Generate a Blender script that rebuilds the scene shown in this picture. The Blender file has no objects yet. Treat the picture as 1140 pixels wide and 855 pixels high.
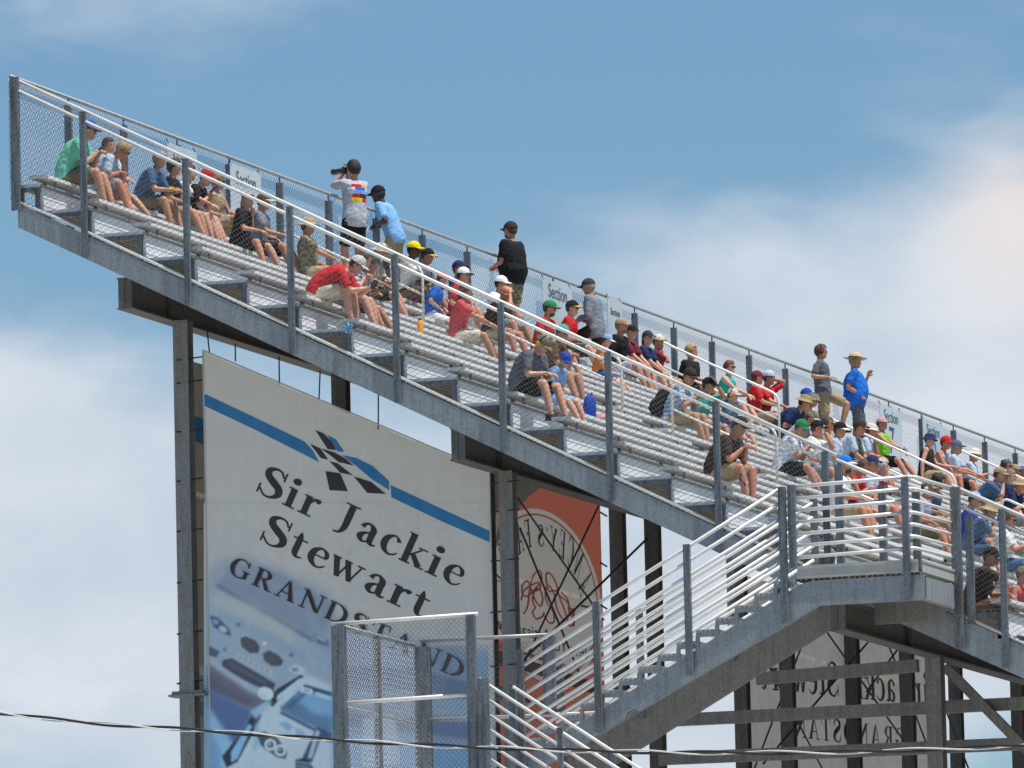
import bpy, bmesh, math, random
from mathutils import Vector, Matrix
R=math.radians
random.seed(7)
scn=bpy.context.scene
COL=scn.collection
GZ=21.2                       # stand coordinates have z=0 at the rear top rail; the ground lies GZ below
# ---------------- camera model (solved from the photograph) ----------------
FPX=9909.6; CAM=Vector((46.349,-113.864,-19.591)); YAW,PITCH,ROLL=-0.330499,0.122457,-0.0230918
_f=Vector((math.sin(YAW)*math.cos(PITCH),math.cos(YAW)*math.cos(PITCH),math.sin(PITCH)))
_r=Vector((math.cos(YAW),-math.sin(YAW),0)); _u=_r.cross(_f)
RT=_r*math.cos(ROLL)+_u*math.sin(ROLL); UP=-_r*math.sin(ROLL)+_u*math.cos(ROLL)
def ray(x,y): return _f+RT*((x-570)/FPX)-UP*((y-427.5)/FPX)
def at(x,y,X=None,Y=None,Z=None):
    r=ray(x,y)
    if Y is not None: t=(Y-CAM.y)/r.y
    elif X is not None: t=(X-CAM.x)/r.x
    else: t=(Z-CAM.z)/r.z
    return CAM+r*t
def proj(P):
    d=Vector(P)-CAM; z=d.dot(_f)
    return 570+FPX*d.dot(RT)/z, 427.5-FPX*d.dot(UP)/z
# ---------------- materials ----------------
MATS={}
def _mat(name):
    m=bpy.data.materials.new(name); m.use_nodes=True
    nt=m.node_tree; b=nt.nodes['Principled BSDF']; return m,nt,b
def pmat(name,col,rough=.6,metal=0.,var=.0,scale=8.,bump=0.,bscale=60.,detail=4.,col2=None,trans=0.,stretch=None,spec=None):
    """procedural material: base colour mottled between col and col2 by object-space noise, with bump"""
    if name in MATS: return MATS[name]
    m,nt,b=_mat(name); N=nt.nodes; L=nt.links
    b.inputs['Roughness'].default_value=rough; b.inputs['Metallic'].default_value=metal
    if spec is not None: b.inputs['Specular IOR Level'].default_value=spec
    tc=N.new('ShaderNodeTexCoord'); src=tc.outputs['Object']
    if stretch:
        mp=N.new('ShaderNodeMapping'); mp.inputs['Scale'].default_value=stretch; L.new(src,mp.inputs[0]); src=mp.outputs[0]
    if col2 is None: col2=tuple(max(0,c*(1-var)) for c in col)
    nz=N.new('ShaderNodeTexNoise'); nz.inputs['Scale'].default_value=scale; nz.inputs['Detail'].default_value=detail
    L.new(src,nz.inputs['Vector'])
    cr=N.new('ShaderNodeValToRGB'); cr.color_ramp.elements[0].position=.35; cr.color_ramp.elements[1].position=.68
    cr.color_ramp.elements[0].color=(*col2,1); cr.color_ramp.elements[1].color=(*col,1)
    L.new(nz.outputs['Fac'],cr.inputs[0]); L.new(cr.outputs[0],b.inputs['Base Color'])
    if bump:
        n2=N.new('ShaderNodeTexNoise'); n2.inputs['Scale'].default_value=bscale; L.new(src,n2.inputs['Vector'])
        bp=N.new('ShaderNodeBump'); bp.inputs['Strength'].default_value=bump; bp.inputs['Distance'].default_value=.02
        L.new(n2.outputs['Fac'],bp.inputs['Height']); L.new(bp.outputs[0],b.inputs['Normal'])
    MATS[name]=m; return m
def galv(name,a,bb,dark=.6,rough=.5,metal=.35):
    m,nt,b=_mat(name); N=nt.nodes; L=nt.links
    tc=N.new('ShaderNodeTexCoord')
    vo=N.new('ShaderNodeTexVoronoi'); vo.inputs['Scale'].default_value=48; L.new(tc.outputs['Object'],vo.inputs['Vector'])
    n1=N.new('ShaderNodeTexNoise'); n1.inputs['Scale'].default_value=30; n1.inputs['Detail'].default_value=6; L.new(tc.outputs['Object'],n1.inputs['Vector'])
    mp=N.new('ShaderNodeMapping'); mp.inputs['Scale'].default_value=(5,5,.5); L.new(tc.outputs['Object'],mp.inputs[0])
    n2=N.new('ShaderNodeTexNoise'); n2.inputs['Scale'].default_value=3; n2.inputs['Detail'].default_value=5; L.new(mp.outputs[0],n2.inputs['Vector'])
    mx=N.new('ShaderNodeMix'); mx.data_type='FLOAT'; mx.inputs[0].default_value=.45
    L.new(n1.outputs['Fac'],mx.inputs[2]); L.new(vo.outputs['Color'],mx.inputs[3])
    cr=N.new('ShaderNodeValToRGB'); cr.color_ramp.elements[0].position=.3; cr.color_ramp.elements[1].position=.62
    cr.color_ramp.elements[0].color=(*a,1); cr.color_ramp.elements[1].color=(*bb,1); L.new(mx.outputs[0],cr.inputs[0])
    r2=N.new('ShaderNodeValToRGB'); r2.color_ramp.elements[0].position=.36; r2.color_ramp.elements[1].position=.55
    r2.color_ramp.elements[0].color=(dark,dark*.93,dark*.85,1); r2.color_ramp.elements[1].color=(1,1,1,1); L.new(n2.outputs['Fac'],r2.inputs[0])
    m2=N.new('ShaderNodeMix'); m2.data_type='RGBA'; m2.blend_type='MULTIPLY'; m2.inputs[0].default_value=1
    L.new(cr.outputs[0],m2.inputs[6]); L.new(r2.outputs[0],m2.inputs[7]); L.new(m2.outputs[2],b.inputs['Base Color'])
    b.inputs['Roughness'].default_value=rough; b.inputs['Metallic'].default_value=metal
    MATS[name]=m; return m
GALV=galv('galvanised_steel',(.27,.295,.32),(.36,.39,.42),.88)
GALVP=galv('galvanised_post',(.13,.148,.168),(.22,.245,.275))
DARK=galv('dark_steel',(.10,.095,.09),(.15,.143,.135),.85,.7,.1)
DARKG=galv('mid_grey_steel',(.19,.19,.19),(.27,.27,.268),.85,.6,.2)  # plain grey steel, darker than the galvanised stringers
PIPE=pmat('aluminium_pipe',(.86,.84,.80),.42,.15,.12,6)
PIPEG=pmat('grey_pipe',(.40,.41,.40),.5,.3,.2,6)
BENCH=pmat('bench_aluminium',(.84,.85,.87),.5,.08,.14,5,stretch=(1,.3,1),bump=.15)
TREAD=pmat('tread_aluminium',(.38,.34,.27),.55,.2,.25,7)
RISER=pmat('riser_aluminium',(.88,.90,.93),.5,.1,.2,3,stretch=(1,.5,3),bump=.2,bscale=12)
WIRE=pmat('fence_wire',(.30,.29,.27),.45,.5,.3,30)
WIRED=pmat('fence_wire_dark',(.20,.22,.25),.5,.4,.25,30)  # darker, bluer wire tone for the rear fence and cage
BLACK=pmat('black_rubber',(.02,.02,.02),.6)
ROD=pmat('brace_rod',(.03,.028,.026),.6)
WHITE=pmat('white_panel',(.80,.82,.82),.5,0,.06,4)
# ---------------- mesh building ----------------
class MB:
    def __init__(s): s.v=[]; s.f=[]; s.m=[]; s.mats=[]
    def mi(s,m):
        if m is None: return 0
        if m not in s.mats: s.mats.append(m)
        return s.mats.index(m)
    def add(s,vs,fs,m=None):
        o=len(s.v); s.v+= [tuple(v) for v in vs]; k=s.mi(m)
        for f in fs: s.f.append([i+o for i in f]); s.m.append(k)
    def box(s,x0,x1,y0,y1,z0,z1,m=None):
        v=[(x,y,z) for z in (z0,z1) for y in (y0,y1) for x in (x0,x1)]
        s.add(v,[(0,2,3,1),(4,5,7,6),(0,1,5,4),(2,6,7,3),(0,4,6,2),(1,3,7,5)],m)
    def prism(s,poly,d,m=None):
        """closed polygon (list of Vector) pushed along d"""
        n=len(poly); d=Vector(d); p=[Vector(q) for q in poly]
        s.add(p+[q+d for q in p],[tuple(range(n))[::-1],tuple(range(n,2*n))]+[(i,(i+1)%n,n+(i+1)%n,n+i) for i in range(n)],m)
    def tube(s,pts,r,n=8,m=None,caps=True,r2=None):
        pts=[Vector(p) for p in pts]; k=len(pts); rings=[]
        rr=r if isinstance(r,(list,tuple)) else [r]*k
        prev=None; vs=[]
        for i,p in enumerate(pts):
            t=(pts[min(i+1,k-1)]-pts[max(i-1,0)]).normalized()
            if prev is None:
                a=Vector((0,0,1)) if abs(t.z)<.9 else Vector((1,0,0)); u=t.cross(a).normalized()
            else: u=(prev-t*prev.dot(t)).normalized()
            prev=u; w=t.cross(u)
            for j in range(n):
                q=2*math.pi*j/n; vs.append(p+(u*math.cos(q)+w*math.sin(q))*rr[i])
        fs=[(i*n+j,i*n+(j+1)%n,(i+1)*n+(j+1)%n,(i+1)*n+j) for i in range(k-1) for j in range(n)]
        if caps: fs+=[tuple(range(n))[::-1],tuple(range((k-1)*n,k*n))]
        s.add(vs,fs,m)
    def beam(s,a,b,w,h,m=None,side=(0,1,0),prof=None):
        """bar from a to b; w along side vector, h perpendicular; prof I or C gives a rolled section"""
        a=Vector(a); b=Vector(b); t=(b-a); sd=Vector(side); sd=(sd-t*(sd.dot(t)/t.length_squared)).normalized(); up=t.cross(sd).normalized()
        def rect(u0,u1,v0,v1):
            s.prism([a+sd*u0+up*v0,a+sd*u1+up*v0,a+sd*u1+up*v1,a+sd*u0+up*v1],t,m)
        if prof=='I':
            f=.018; rect(-w/2,w/2,-h/2,-h/2+f); rect(-w/2,w/2,h/2-f,h/2); rect(-.007,.007,-h/2+f,h/2-f)
        elif prof=='C':
            f=.012; rect(-w/2,w/2,-h/2,-h/2+f); rect(-w/2,w/2,h/2-f,h/2); rect(-w/2,-w/2+.01,-h/2+f,h/2-f)
        else: rect(-w/2,w/2,-h/2,h/2)
    def build(s,name,mat=None,parent=None,smooth=False,loc=None,label=None):
        me=bpy.data.meshes.new(name); me.from_pydata(s.v,[],s.f)
        mats=s.mats if s.mats else ([mat] if mat else [])
        if s.mats and mat and len(s.mats)==0: mats=[mat]
        for m in mats: me.materials.append(m)
        if len(s.mats)>1: me.polygons.foreach_set('material_index',s.m)
        if smooth: me.polygons.foreach_set('use_smooth',[True]*len(me.polygons))
        me.validate(); me.update()
        o=bpy.data.objects.new(name,me); COL.objects.link(o)
        if parent:
            o.parent=parent; 
            # parts are modelled in stand coordinates: undo the parent's placement
            o.matrix_parent_inverse=parent.matrix_basis.inverted()
        if label: o['label']=label
        return o
def tag(o,label=None,cat=None,group=None,kind=None):
    if label: o['label']=label
    if cat: o['category']=cat
    if group: o['group']=group
    if kind: o['kind']=kind
    return o
def empty(name,loc,label,cat,group=None):
    o=bpy.data.objects.new(name,None); COL.objects.link(o); o.location=loc; o.empty_display_size=.3
    o.matrix_basis=Matrix.Translation(Vector(loc)); return tag(o,label,cat,group)
def chain_link(mb,O,U,V,lu,lv,pitch=.055,r=.0028,m=None):
    """woven wire fabric: zigzag wires running along V, spaced along U (U, V unit-ish vectors)"""
    O=Vector(O);U=Vector(U);V=Vector(V); n=int(lu/pitch); k=int(lv/pitch)
    nrm=U.cross(V).normalized()*r
    for i in range(n):
        pts=[]
        for j in range(k+1):
            u=(i+((i+j)%2)*1.08-.04)*pitch
            pts.append(O+U*u+V*(j*pitch)+nrm*(.6 if j%2 else -.6))
        vs=[];un=U.normalized()
        for p in pts:
            vs+= [p+nrm,p-nrm*.5+un*r*.87*1.2,p-nrm*.5-un*r*.87*1.2]
        fs=[(3*a+b,3*a+(b+1)%3,3*a+3+(b+1)%3,3*a+3+b) for a in range(k) for b in range(3)]
        mb.add(vs,fs,m)
# ---------------- world, sun, camera ----------------
def blobs():
    w=bpy.data.worlds.new('World'); scn.world=w; w.use_nodes=True; nt=w.node_tree; N=nt.nodes; L=nt.links
    bg=N['Background']
    sky=N.new('ShaderNodeTexSky'); sky.sky_type='NISHITA'; sky.sun_disc=False
    sky.sun_elevation=SUN_EL; sky.sun_rotation=SUN_ROT; sky.air_density=1.0; sky.dust_density=.6; sky.ozone_density=3.0; sky.altitude=300
    tc=N.new('ShaderNodeTexCoord'); D=tc.outputs['Generated']
    def math_(op,a,b=None,c=None):
        n=N.new('ShaderNodeMath'); n.operation=op
        for i,x in enumerate((a,b,c)):
            if x is None: continue
            if isinstance(x,(int,float)): n.inputs[i].default_value=x
            else: L.new(x,n.inputs[i])
        return n.outputs[0]
    def blob(x,y,rx,amp,ry=None):
        """soft cloud mass around the sky direction (x,y) with angular radii rx, ry"""
        d=ray(x,y).normalized(); ry=ry or rx
        h=Vector((0,0,1)).cross(d).normalized(); v=d.cross(h)
        def dot(vec):
            n=N.new('ShaderNodeVectorMath'); n.operation='DOT_PRODUCT'; L.new(D,n.inputs[0]); n.inputs[1].default_value=vec; return n.outputs['Value']
        a=math_('POWER',math_('MULTIPLY',dot(h),FPX/rx),2.); b=math_('POWER',math_('MULTIPLY',dot(v),FPX/ry),2.)
        e=math_('MULTIPLY',math_('ADD',a,b),-1.); return math_('MULTIPLY',math_('EXPONENT',e),amp)
    def noise(scale,detail,dist=0.,off=(0,0,0),sq=2.2):
        mp=N.new('ShaderNodeMapping'); mp.inputs['Location'].default_value=off; mp.inputs['Scale'].default_value=(1,1,sq); L.new(D,mp.inputs[0])
        n=N.new('ShaderNodeTexNoise'); n.inputs['Scale'].default_value=scale; n.inputs['Detail'].default_value=detail; n.inputs['Roughness'].default_value=.5; n.inputs['Distortion'].default_value=dist; L.new(mp.outputs[0],n.inputs['Vector']); return n.outputs['Fac']
    tot=None
    for b in CLOUDS:
        o=blob(*b); tot=o if tot is None else math_('ADD',tot,o)
    n1=noise(22,5,.3); n2=noise(70,8,.7,(3,1,2)); 
    nn=math_('ADD',math_('MULTIPLY',math_('SUBTRACT',n1,.5),1.3),math_('MULTIPLY',math_('SUBTRACT',n2,.5),.55))
    mask=math_('MULTIPLY_ADD',nn,.85,tot)
    mr=N.new('ShaderNodeMapRange'); mr.interpolation_type='SMOOTHSTEP'; mr.inputs[1].default_value=.12; mr.inputs[2].default_value=1.0; mr.inputs[4].default_value=.97; L.new(mask,mr.inputs[0])
    # cloud body: white with soft grey parts
    shade=noise(38,5,.2,(7,2,5),1.6); cr=N.new('ShaderNodeValToRGB'); cr.color_ramp.elements[0].position=.38; cr.color_ramp.elements[1].position=.66
    cr.color_ramp.elements[0].color=CLOUD_A; cr.color_ramp.elements[1].color=CLOUD_B; L.new(shade,cr.inputs[0])
    warm=blob(1125,250,75,1.,95); wm=N.new('ShaderNodeMix'); wm.data_type='RGBA'; L.new(math_('MINIMUM',warm,1.),wm.inputs[0]); L.new(cr.outputs[0],wm.inputs[6]); wm.inputs[7].default_value=CLOUD_W
    cg=N.new('ShaderNodeVectorMath'); cg.operation='MULTIPLY'; cg.inputs[1].default_value=SKYGAIN; L.new(sky.outputs[0],cg.inputs[0])
    mx=N.new('ShaderNodeMix'); mx.data_type='RGBA'; L.new(mr.outputs[0],mx.inputs[0]); L.new(cg.outputs[0],mx.inputs[6]); L.new(wm.outputs[2],mx.inputs[7])
    L.new(mx.outputs[2],bg.inputs['Color']); bg.inputs['Strength'].default_value=.1
SUN_DIR=Vector((.34,-.07,.94)).normalized()
SUN_EL=math.asin(SUN_DIR.z); SUN_ROT=math.atan2(SUN_DIR.x,SUN_DIR.y)
CLOUDS=[(120,620,330,1.0,230),(-80,480,200,.7,170),(420,800,500,.8,260),(1130,270,120,1.0,130),(1010,520,300,.95,240),(760,520,240,.65,200),(60,-30,420,.40,90),(900,640,400,.9,200),(880,265,260,.34,70),(1120,20,200,.30,60)]
CLOUD_A=(4.7,5.4,6.2,1); CLOUD_B=(6.0,6.4,7.0,1); CLOUD_W=(6.8,6.4,6.4,1)
SKYGAIN=(.64,.78,.83)
blobs()
sl=bpy.data.lights.new('sun','SUN'); sl.energy=4.6; sl.angle=R(.53); sl.color=(1,.955,.89)
so=bpy.data.objects.new('sun',sl); COL.objects.link(so); so.rotation_euler=(-SUN_DIR).to_track_quat('-Z','Y').to_euler(); so.location=(20,0,40)
cd=bpy.data.cameras.new('camera'); cam=bpy.data.objects.new('camera',cd); COL.objects.link(cam)
cd.sensor_width=36; cd.lens=36*FPX/1140; cd.clip_end=8000; cd.clip_start=1
M=Matrix((RT,UP,-_f)).transposed().to_4x4(); M.translation=CAM+Vector((0,0,GZ)); cam.matrix_world=M
scn.camera=cam
scn.view_settings.view_transform='Standard'; scn.view_settings.look='None'; scn.view_settings.exposure=.28; scn.view_settings.gamma=1
# ---------------- ground ----------------
g=MB(); g.box(-3000,3000,-3000,3000,-GZ-.5,-GZ,pmat('grass_ground',(.075,.10,.035),.9,0,.4,.3))
tag(g.build('ground'),kind='structure')
g=MB(); g.box(28,44,-400,400,-GZ+.002,-GZ+.006,pmat('asphalt',(.05,.05,.052),.85,0,.2,2)); tag(g.build('road'),kind='structure')
g=MB(); g.box(-60,27.9,-60,120,-GZ+.002,-GZ+.006,pmat('pale_bounce_apron',(.55,.53,.49),.85,0,.2,1)); tag(g.build('bounce_pavement'),kind='structure')  # unseen apron, made pale and wide to bounce fill light under the stand
# ================= the grandstand =================
D_=.76; RISE=.385; K=RISE/D_; YE=58.
XR=lambda j:1.16+D_*j                 # riser plane of row j
TZ=lambda j:-2.305-RISE*j             # tread in front of riser j
AISLES=[10.8,28.5,46.2]
NU=15                                  # seats -1..14 in the upper bank
def spans(y0,y1,gap=.62,ais=AISLES):
    out=[];a=y0
    for c in ais:
        if c+gap<=a or c-gap>=y1: continue
        out.append((a,c-gap)); a=c+gap
    out.append((a,y1)); return out
gs=empty('grandstand',(6,0,-GZ),'tall galvanised steel and aluminium grandstand of stepped bench rows on columns','grandstand')
def comb(x0,x1,z,t=.055,n=3):
    """plank section in xz with open channels underneath"""
    p=[(x0,z),(x0,z-t)]; w=(x1-x0); rib=.014
    xs=[x0+rib+(w-rib)*i/n for i in range(n+1)]
    p=[(x0,z),(x0,z-t),(x0+rib,z-t)]
    for i in range(n):
        a=x0+rib+(w-2*rib)*i/n; b=x0+rib+(w-2*rib)*(i+1)/n
        p+=[(a,z-.01),(b-rib if i<n-1 else b,z-.01)]
        if i<n-1: p+=[(b-rib,z-t),(b,z-t)]
    p+=[(x1-rib,z-t),(x1,z-t),(x1,z)]
    return p
def extr(mb,prof,y0,y1,m=None): mb.prism([(x,y0,z) for x,z in prof],(0,y1-y0,0),m)
# upper bank
for j in range(-1,NU):
    xf=XR(j)+.085; zs=TZ(j-1)+.13
    for a,b in spans(.10,YE):
        mb=MB(); extr(mb,comb(xf-.27,xf,zs,.045),a,b,BENCH)
        y=a+.4
        while y<b-.1:
            mb.box(xf-.24,xf-.20,y,y+.05,zs-.128,zs-.046,GALVP); mb.box(xf-.07,xf-.05,y,y+.05,zs-.128,zs-.046,GALVP); y+=1.83
        mb.box(xf-.275,xf+.004,a-.012,a-.001,zs-.05,zs+.003,BENCH); mb.box(xf-.275,xf+.004,b+.001,b+.012,zs-.05,zs+.003,BENCH)
        mb.build('seat_plank',None,gs)
for j in range(-2,NU):
    x0=XR(j) if j>-2 else .06; x1=XR(j+1) if j<NU-1 else 13.357
    mb=MB(); n=3 if j>-2 else 1
    if j==NU-1: n=6
    for i in range(n):
        a=x0+(x1-x0)*i/n+.003; b=x0+(x1-x0)*(i+1)/n-.003
        extr(mb,comb(a,b,TZ(j)),.04,YE)
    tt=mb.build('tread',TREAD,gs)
    cp=MB(); cp.box(x0+.003,x1-.003,.028,.039,TZ(j)-.047,TZ(j)+.002); cp.build('end_cap',BENCH,tt)
    rp=MB()
    if j<NU-1:
        z0=TZ(j+1)+.003; z1=TZ(j)-.047
        rp.box(x1-.012,x1-.002,.05,YE,z0,z1)
        for q in (.09,.2,.3): rp.box(x1-.002,x1+.004,.05,YE,z0+q,z0+q+.012)
        rp.build('riser_panel',RISER,gs)
# stringer brackets at the open end, and the end fascia
STZ=lambda X:-2.335-K*(X-1.133)
for j in range(-2,NU):
    br=MB()
    x0=XR(j) if j>-2 else .10; x1=XR(j+1) if j<NU-1 else 12.55
    for y in (.045,):
        br.box(x0,x1,y-.03,y+.02,TZ(j)-.11,TZ(j)-.048)
        zl=max(STZ(x1)-.02,TZ(j)-.6)
        br.box(x1-.075,x1-.015,y-.030,y+.02,zl,TZ(j)-.111)
        if j==-2: br.box(x0,x0+.05,y-.03,y+.02,STZ(x0)-.02,TZ(j)-.111)
    br.build('step_bracket',GALVP,gs)
def raker(y,x0=.07,x1=11.9,mat=GALV,w=.09,dz=.0,parent=gs,name='stringer'):
    m=MB(); a=Vector((x0,y,STZ(x0)+dz)); b=Vector((x1,y,STZ(x1)+dz)); h=.335
    # channel: web outwards (towards -y), flanges inwards, ends cut plumb
    def sl(y0,y1,z0,z1): m.prism([(x0,y0,STZ(x0)+dz+z0),(x1,y0,STZ(x1)+dz+z0),(x1,y0,STZ(x1)+dz+z1),(x0,y0,STZ(x0)+dz+z1)],(0,y1-y0,0))
    sl(y,y+.012,-h,0); sl(y+.012,y+w,-h,-h+.015); sl(y+.012,y+w,-.015,0)
    return m.build(name,mat,parent)
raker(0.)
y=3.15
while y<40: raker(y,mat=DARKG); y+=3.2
# girders along the rows
YC=[1.6+6.4*n for n in range(9)]
g3=at(935,702,Y=-1.5)
G=[(1.66,-3.375,.44),(6.50,-5.775,.46),(g3.x,g3.z,.40)]
for gx,gb,gh in G:
    m=MB(); f=.02; ys=.02 if gx<10 else -1.5
    for (a,b,c,d) in ((gx-.14,gx+.10,gb,gb+f),(gx-.14,gx+.10,gb+gh-f,gb+gh)): m.box(a,b,ys,YE,c,d)
    m.box(gx-.03,gx-.014,ys+.01,YE,gb+f,gb+gh-f); m.box(gx-.12,gx-.0301,ys+.002,ys+.014,gb+f,gb+gh-f); m.box(gx-.0139,gx+.08,ys+.002,ys+.014,gb+f,gb+gh-f)
    for y in YC: m.box(gx-.12,gx-.0301,y-.01,y+.01,gb+f,gb+gh-f); m.box(gx-.0139,gx+.08,y-.01,y+.01,gb+f,gb+gh-f)
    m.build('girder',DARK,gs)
def column(x,y,zt,mat,w=.21,parent=gs,zb=-GZ,name='column'):
    m=MB(); f=.016; d=w
    m.box(x-w/2,x+w/2,y-d/2,y-d/2+f,zb+.03,zt); m.box(x-w/2,x+w/2,y+d/2-f,y+d/2,zb+.03,zt); m.box(x-.007,x+.007,y-d/2+f,y+d/2-f,zb+.03,zt)
    m.box(x-w*.8,x+w*.8,y-d*.8,y+d*.8,zb,zb+.03)
    return m.build(name,mat,parent)
for i,y in enumerate(YC):
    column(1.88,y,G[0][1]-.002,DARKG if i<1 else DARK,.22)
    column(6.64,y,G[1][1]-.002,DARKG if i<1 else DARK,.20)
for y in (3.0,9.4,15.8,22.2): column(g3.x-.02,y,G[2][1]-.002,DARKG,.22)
for y in (1.6,8.,14.4): column(17.2,y,-10.75,DARKG,.22)
m=MB(); m.box(17.05,17.3,.02,YE,-10.75,-10.73); m.box(17.05,17.3,.02,YE,-10.35,-10.33); m.box(17.16,17.18,.03,YE,-10.73,-10.35); m.build('girder',DARK,gs)
# cross-aisle end post plates and the lower bank
LX=lambda i:13.36+D_*i; LT=lambda i:-8.21-RISE*i   # riser i (top), tread i in front of it
for i in range(0,9):
    mb=MB()
    for q in range(3):
        a=LX(i)+D_*q/3+.003; b=LX(i)+D_*(q+1)/3-.003; extr(mb,comb(a,b,LT(i)),.04,YE)
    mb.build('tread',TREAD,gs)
    rp=MB(); zt=LT(i-1)-.047 if i else TZ(NU-1)-.047
    rp.box(LX(i)-.012,LX(i)-.002,.05,YE,LT(i)+.003,zt); rp.build('riser_panel',RISER,gs)
    if i>0:
        xf=LX(i)+.085; zs=LT(i-1)+.13
        for a,b in spans(.10,YE):
            mb=MB(); extr(mb,comb(xf-.27,xf,zs,.045),a,b,BENCH)
            mb.box(xf-.275,xf+.004,a-.012,a-.001,zs-.05,zs+.003,BENCH); mb.box(xf-.275,xf+.004,b+.001,b+.012,zs-.05,zs+.003,BENCH)
            mb.build('seat_plank',None,gs)
LSZ=lambda X:-8.325-.490*(X-13.57)
m=MB()
def slp(y0,y1,z0,z1,x0=12.42,x1=20.4): m.prism([(x0,y0,LSZ(x0)+z0),(x1,y0,LSZ(x1)+z0),(x1,y0,LSZ(x1)+z1),(x0,y0,LSZ(x0)+z1)],(0,y1-y0,0))
slp(0,.012,-.44,0); slp(.012,.09,-.44,-.425); slp(.012,.09,-.015,0); m.build('stringer',GALV,gs)
for i in range(9):
    br=MB()
    for y in (.045,):
        br.box(LX(i)+.2,LX(i+1),y-.045,y+.02,LT(i)-.11,LT(i)-.048); br.box(LX(i+1)-.075,LX(i+1)-.015,y-.045,y+.02,LSZ(LX(i+1))-.02,LT(i)-.111)
    br.build('step_bracket',GALVP,gs)
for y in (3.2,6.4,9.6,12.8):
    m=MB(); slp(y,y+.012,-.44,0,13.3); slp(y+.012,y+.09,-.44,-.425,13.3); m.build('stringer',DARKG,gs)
# bracing under the stand
b=MB()
for (p,q,Yc) in (((843,756),(1022,741),3.7),((742,802.1),(1150,782.5),3.75),((735,845),(1150,827.5),3.8)):
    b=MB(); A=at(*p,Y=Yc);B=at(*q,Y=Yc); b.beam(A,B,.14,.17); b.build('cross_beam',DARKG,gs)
b=MB()
for (p,q,kw) in (((577,555),(672,690),dict(X=2.1)),((667,562),(580,745),dict(X=2.12)),((720,600),(572,745),dict(X=6.6)),((579,588),(645,750),dict(X=6.62)),
                 ((918,700),(1010,830),dict(X=6.7)),((975,705),(850,850),dict(X=6.72)),((900,700),(840,855),dict(X=2.14)),((990,720),(1040,850),dict(X=2.16)),((1045,770),(1078,855),dict(X=6.72)),
                 ((965,770),(1060,640),dict(X=6.74)),((860,750),(915,855),dict(X=2.15))):
    b=MB(); b.tube([at(*p,**kw),at(*q,**kw)],.017,6); b.build('brace_rod',ROD,gs)
b=MB(); b.beam(at(1052,742,Y=3.6),at(1150,842,Y=3.6),.1,.13); b.build('diagonal_brace',DARKG,gs)
b=MB(); b.box(1.62,2.16,1.45,1.75,-8.66,-8.63); b.box(1.66,2.12,1.48,1.72,-8.629,-8.585); b.build('splice_plate',DARKG,gs)
b=MB(); b.beam((2.0,1.72,-8.83),(6.52,1.72,-8.83),.1,.2,prof='C'); b.build('cross_beam',DARKG,gs)
# ================= near end fence =================
ef=empty('end_fence',(.06,-.04,-1.9),'chain link end fence with white top rails down the raked side of the upper seating','fence')
PX=[1.08+1.52*m for m in range(8)]
TOP=lambda X:-.581-K*(X-1.08)
def cpost(x,y,z0,z1,w=.085,d=.06,mat=GALVP,parent=None,name='post'):
    m=MB(); t=.012
    m.box(x-w/2,x+w/2,y-d/2,y-d/2+t,z0,z1); m.box(x-w/2,x-w/2+t,y-d/2+t,y+d/2,z0,z1); m.box(x+w/2-t,x+w/2,y-d/2+t,y+d/2,z0,z1)
    zz=z0+.07
    while zz<z1:
        m.tube([(x,y-d/2-.008,zz),(x,y-d/2+.0,zz)],.011,6,BLACK if 0 else mat); zz+=.24
    return m.build(name,mat,parent)
cpost(.064,-.04,-1.90,-.02,.12,.08,parent=ef)
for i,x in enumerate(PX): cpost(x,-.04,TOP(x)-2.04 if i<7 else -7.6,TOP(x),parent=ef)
m=MB(); m.tube([(.04,.02,TOP(.04)+.02),(11.86,.02,TOP(11.86)+.02)],.026,10,PIPE); m.build('top_rail',PIPE,ef,True)
m=MB(); m.tube([(-.02,-.01,TOP(-.02)-.125),(11.8,.02,TOP(11.8)-.125)],.026,10,PIPE); m.build('handrail',PIPE,ef,True)
m=MB(); m.tube([(-.04,.02,-1.72),(.6,.02,STZ(.6)+.055),(11.5,.02,STZ(11.5)+.05)],.027,10,PIPE); m.build('bottom_rail',PIPE,ef,True)
m=MB(); dx=Vector((1,0,-K)); chain_link(m,(.12,.0,-1.80),dx,(0,0,1),11.6,1.70,.036,.0031,m=WIRE); m.build('wire_mesh',WIRE,ef)
# ================= rear fence =================
rf=empty('rear_fence',(0,25,-1.9),'long grey chain link fence along the top back row, posts against the sky','fence')
for n in range(0,28):
    y=2.13*n
    if n: 
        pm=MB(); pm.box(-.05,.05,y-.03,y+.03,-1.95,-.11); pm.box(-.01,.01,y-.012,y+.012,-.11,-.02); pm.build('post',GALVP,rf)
m=MB(); m.tube([(0,-.02,0),(0,YE,0)],.026,8,PIPEG); m.build('top_rail',PIPEG,rf,True)
m=MB(); 
y=.03
while y<YE: 
    m.tube([(-.004,y,.012),(.0,y+.012,.036)],.0045,4); y+=.055
m.build('wire_twist',WIRE,rf)
m=MB(); chain_link(m,(-.062,.03,-1.62),(0,1,0),(0,0,1),54,1.62,.046,.0030); m.build('wire_mesh',WIRED,rf)
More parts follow.
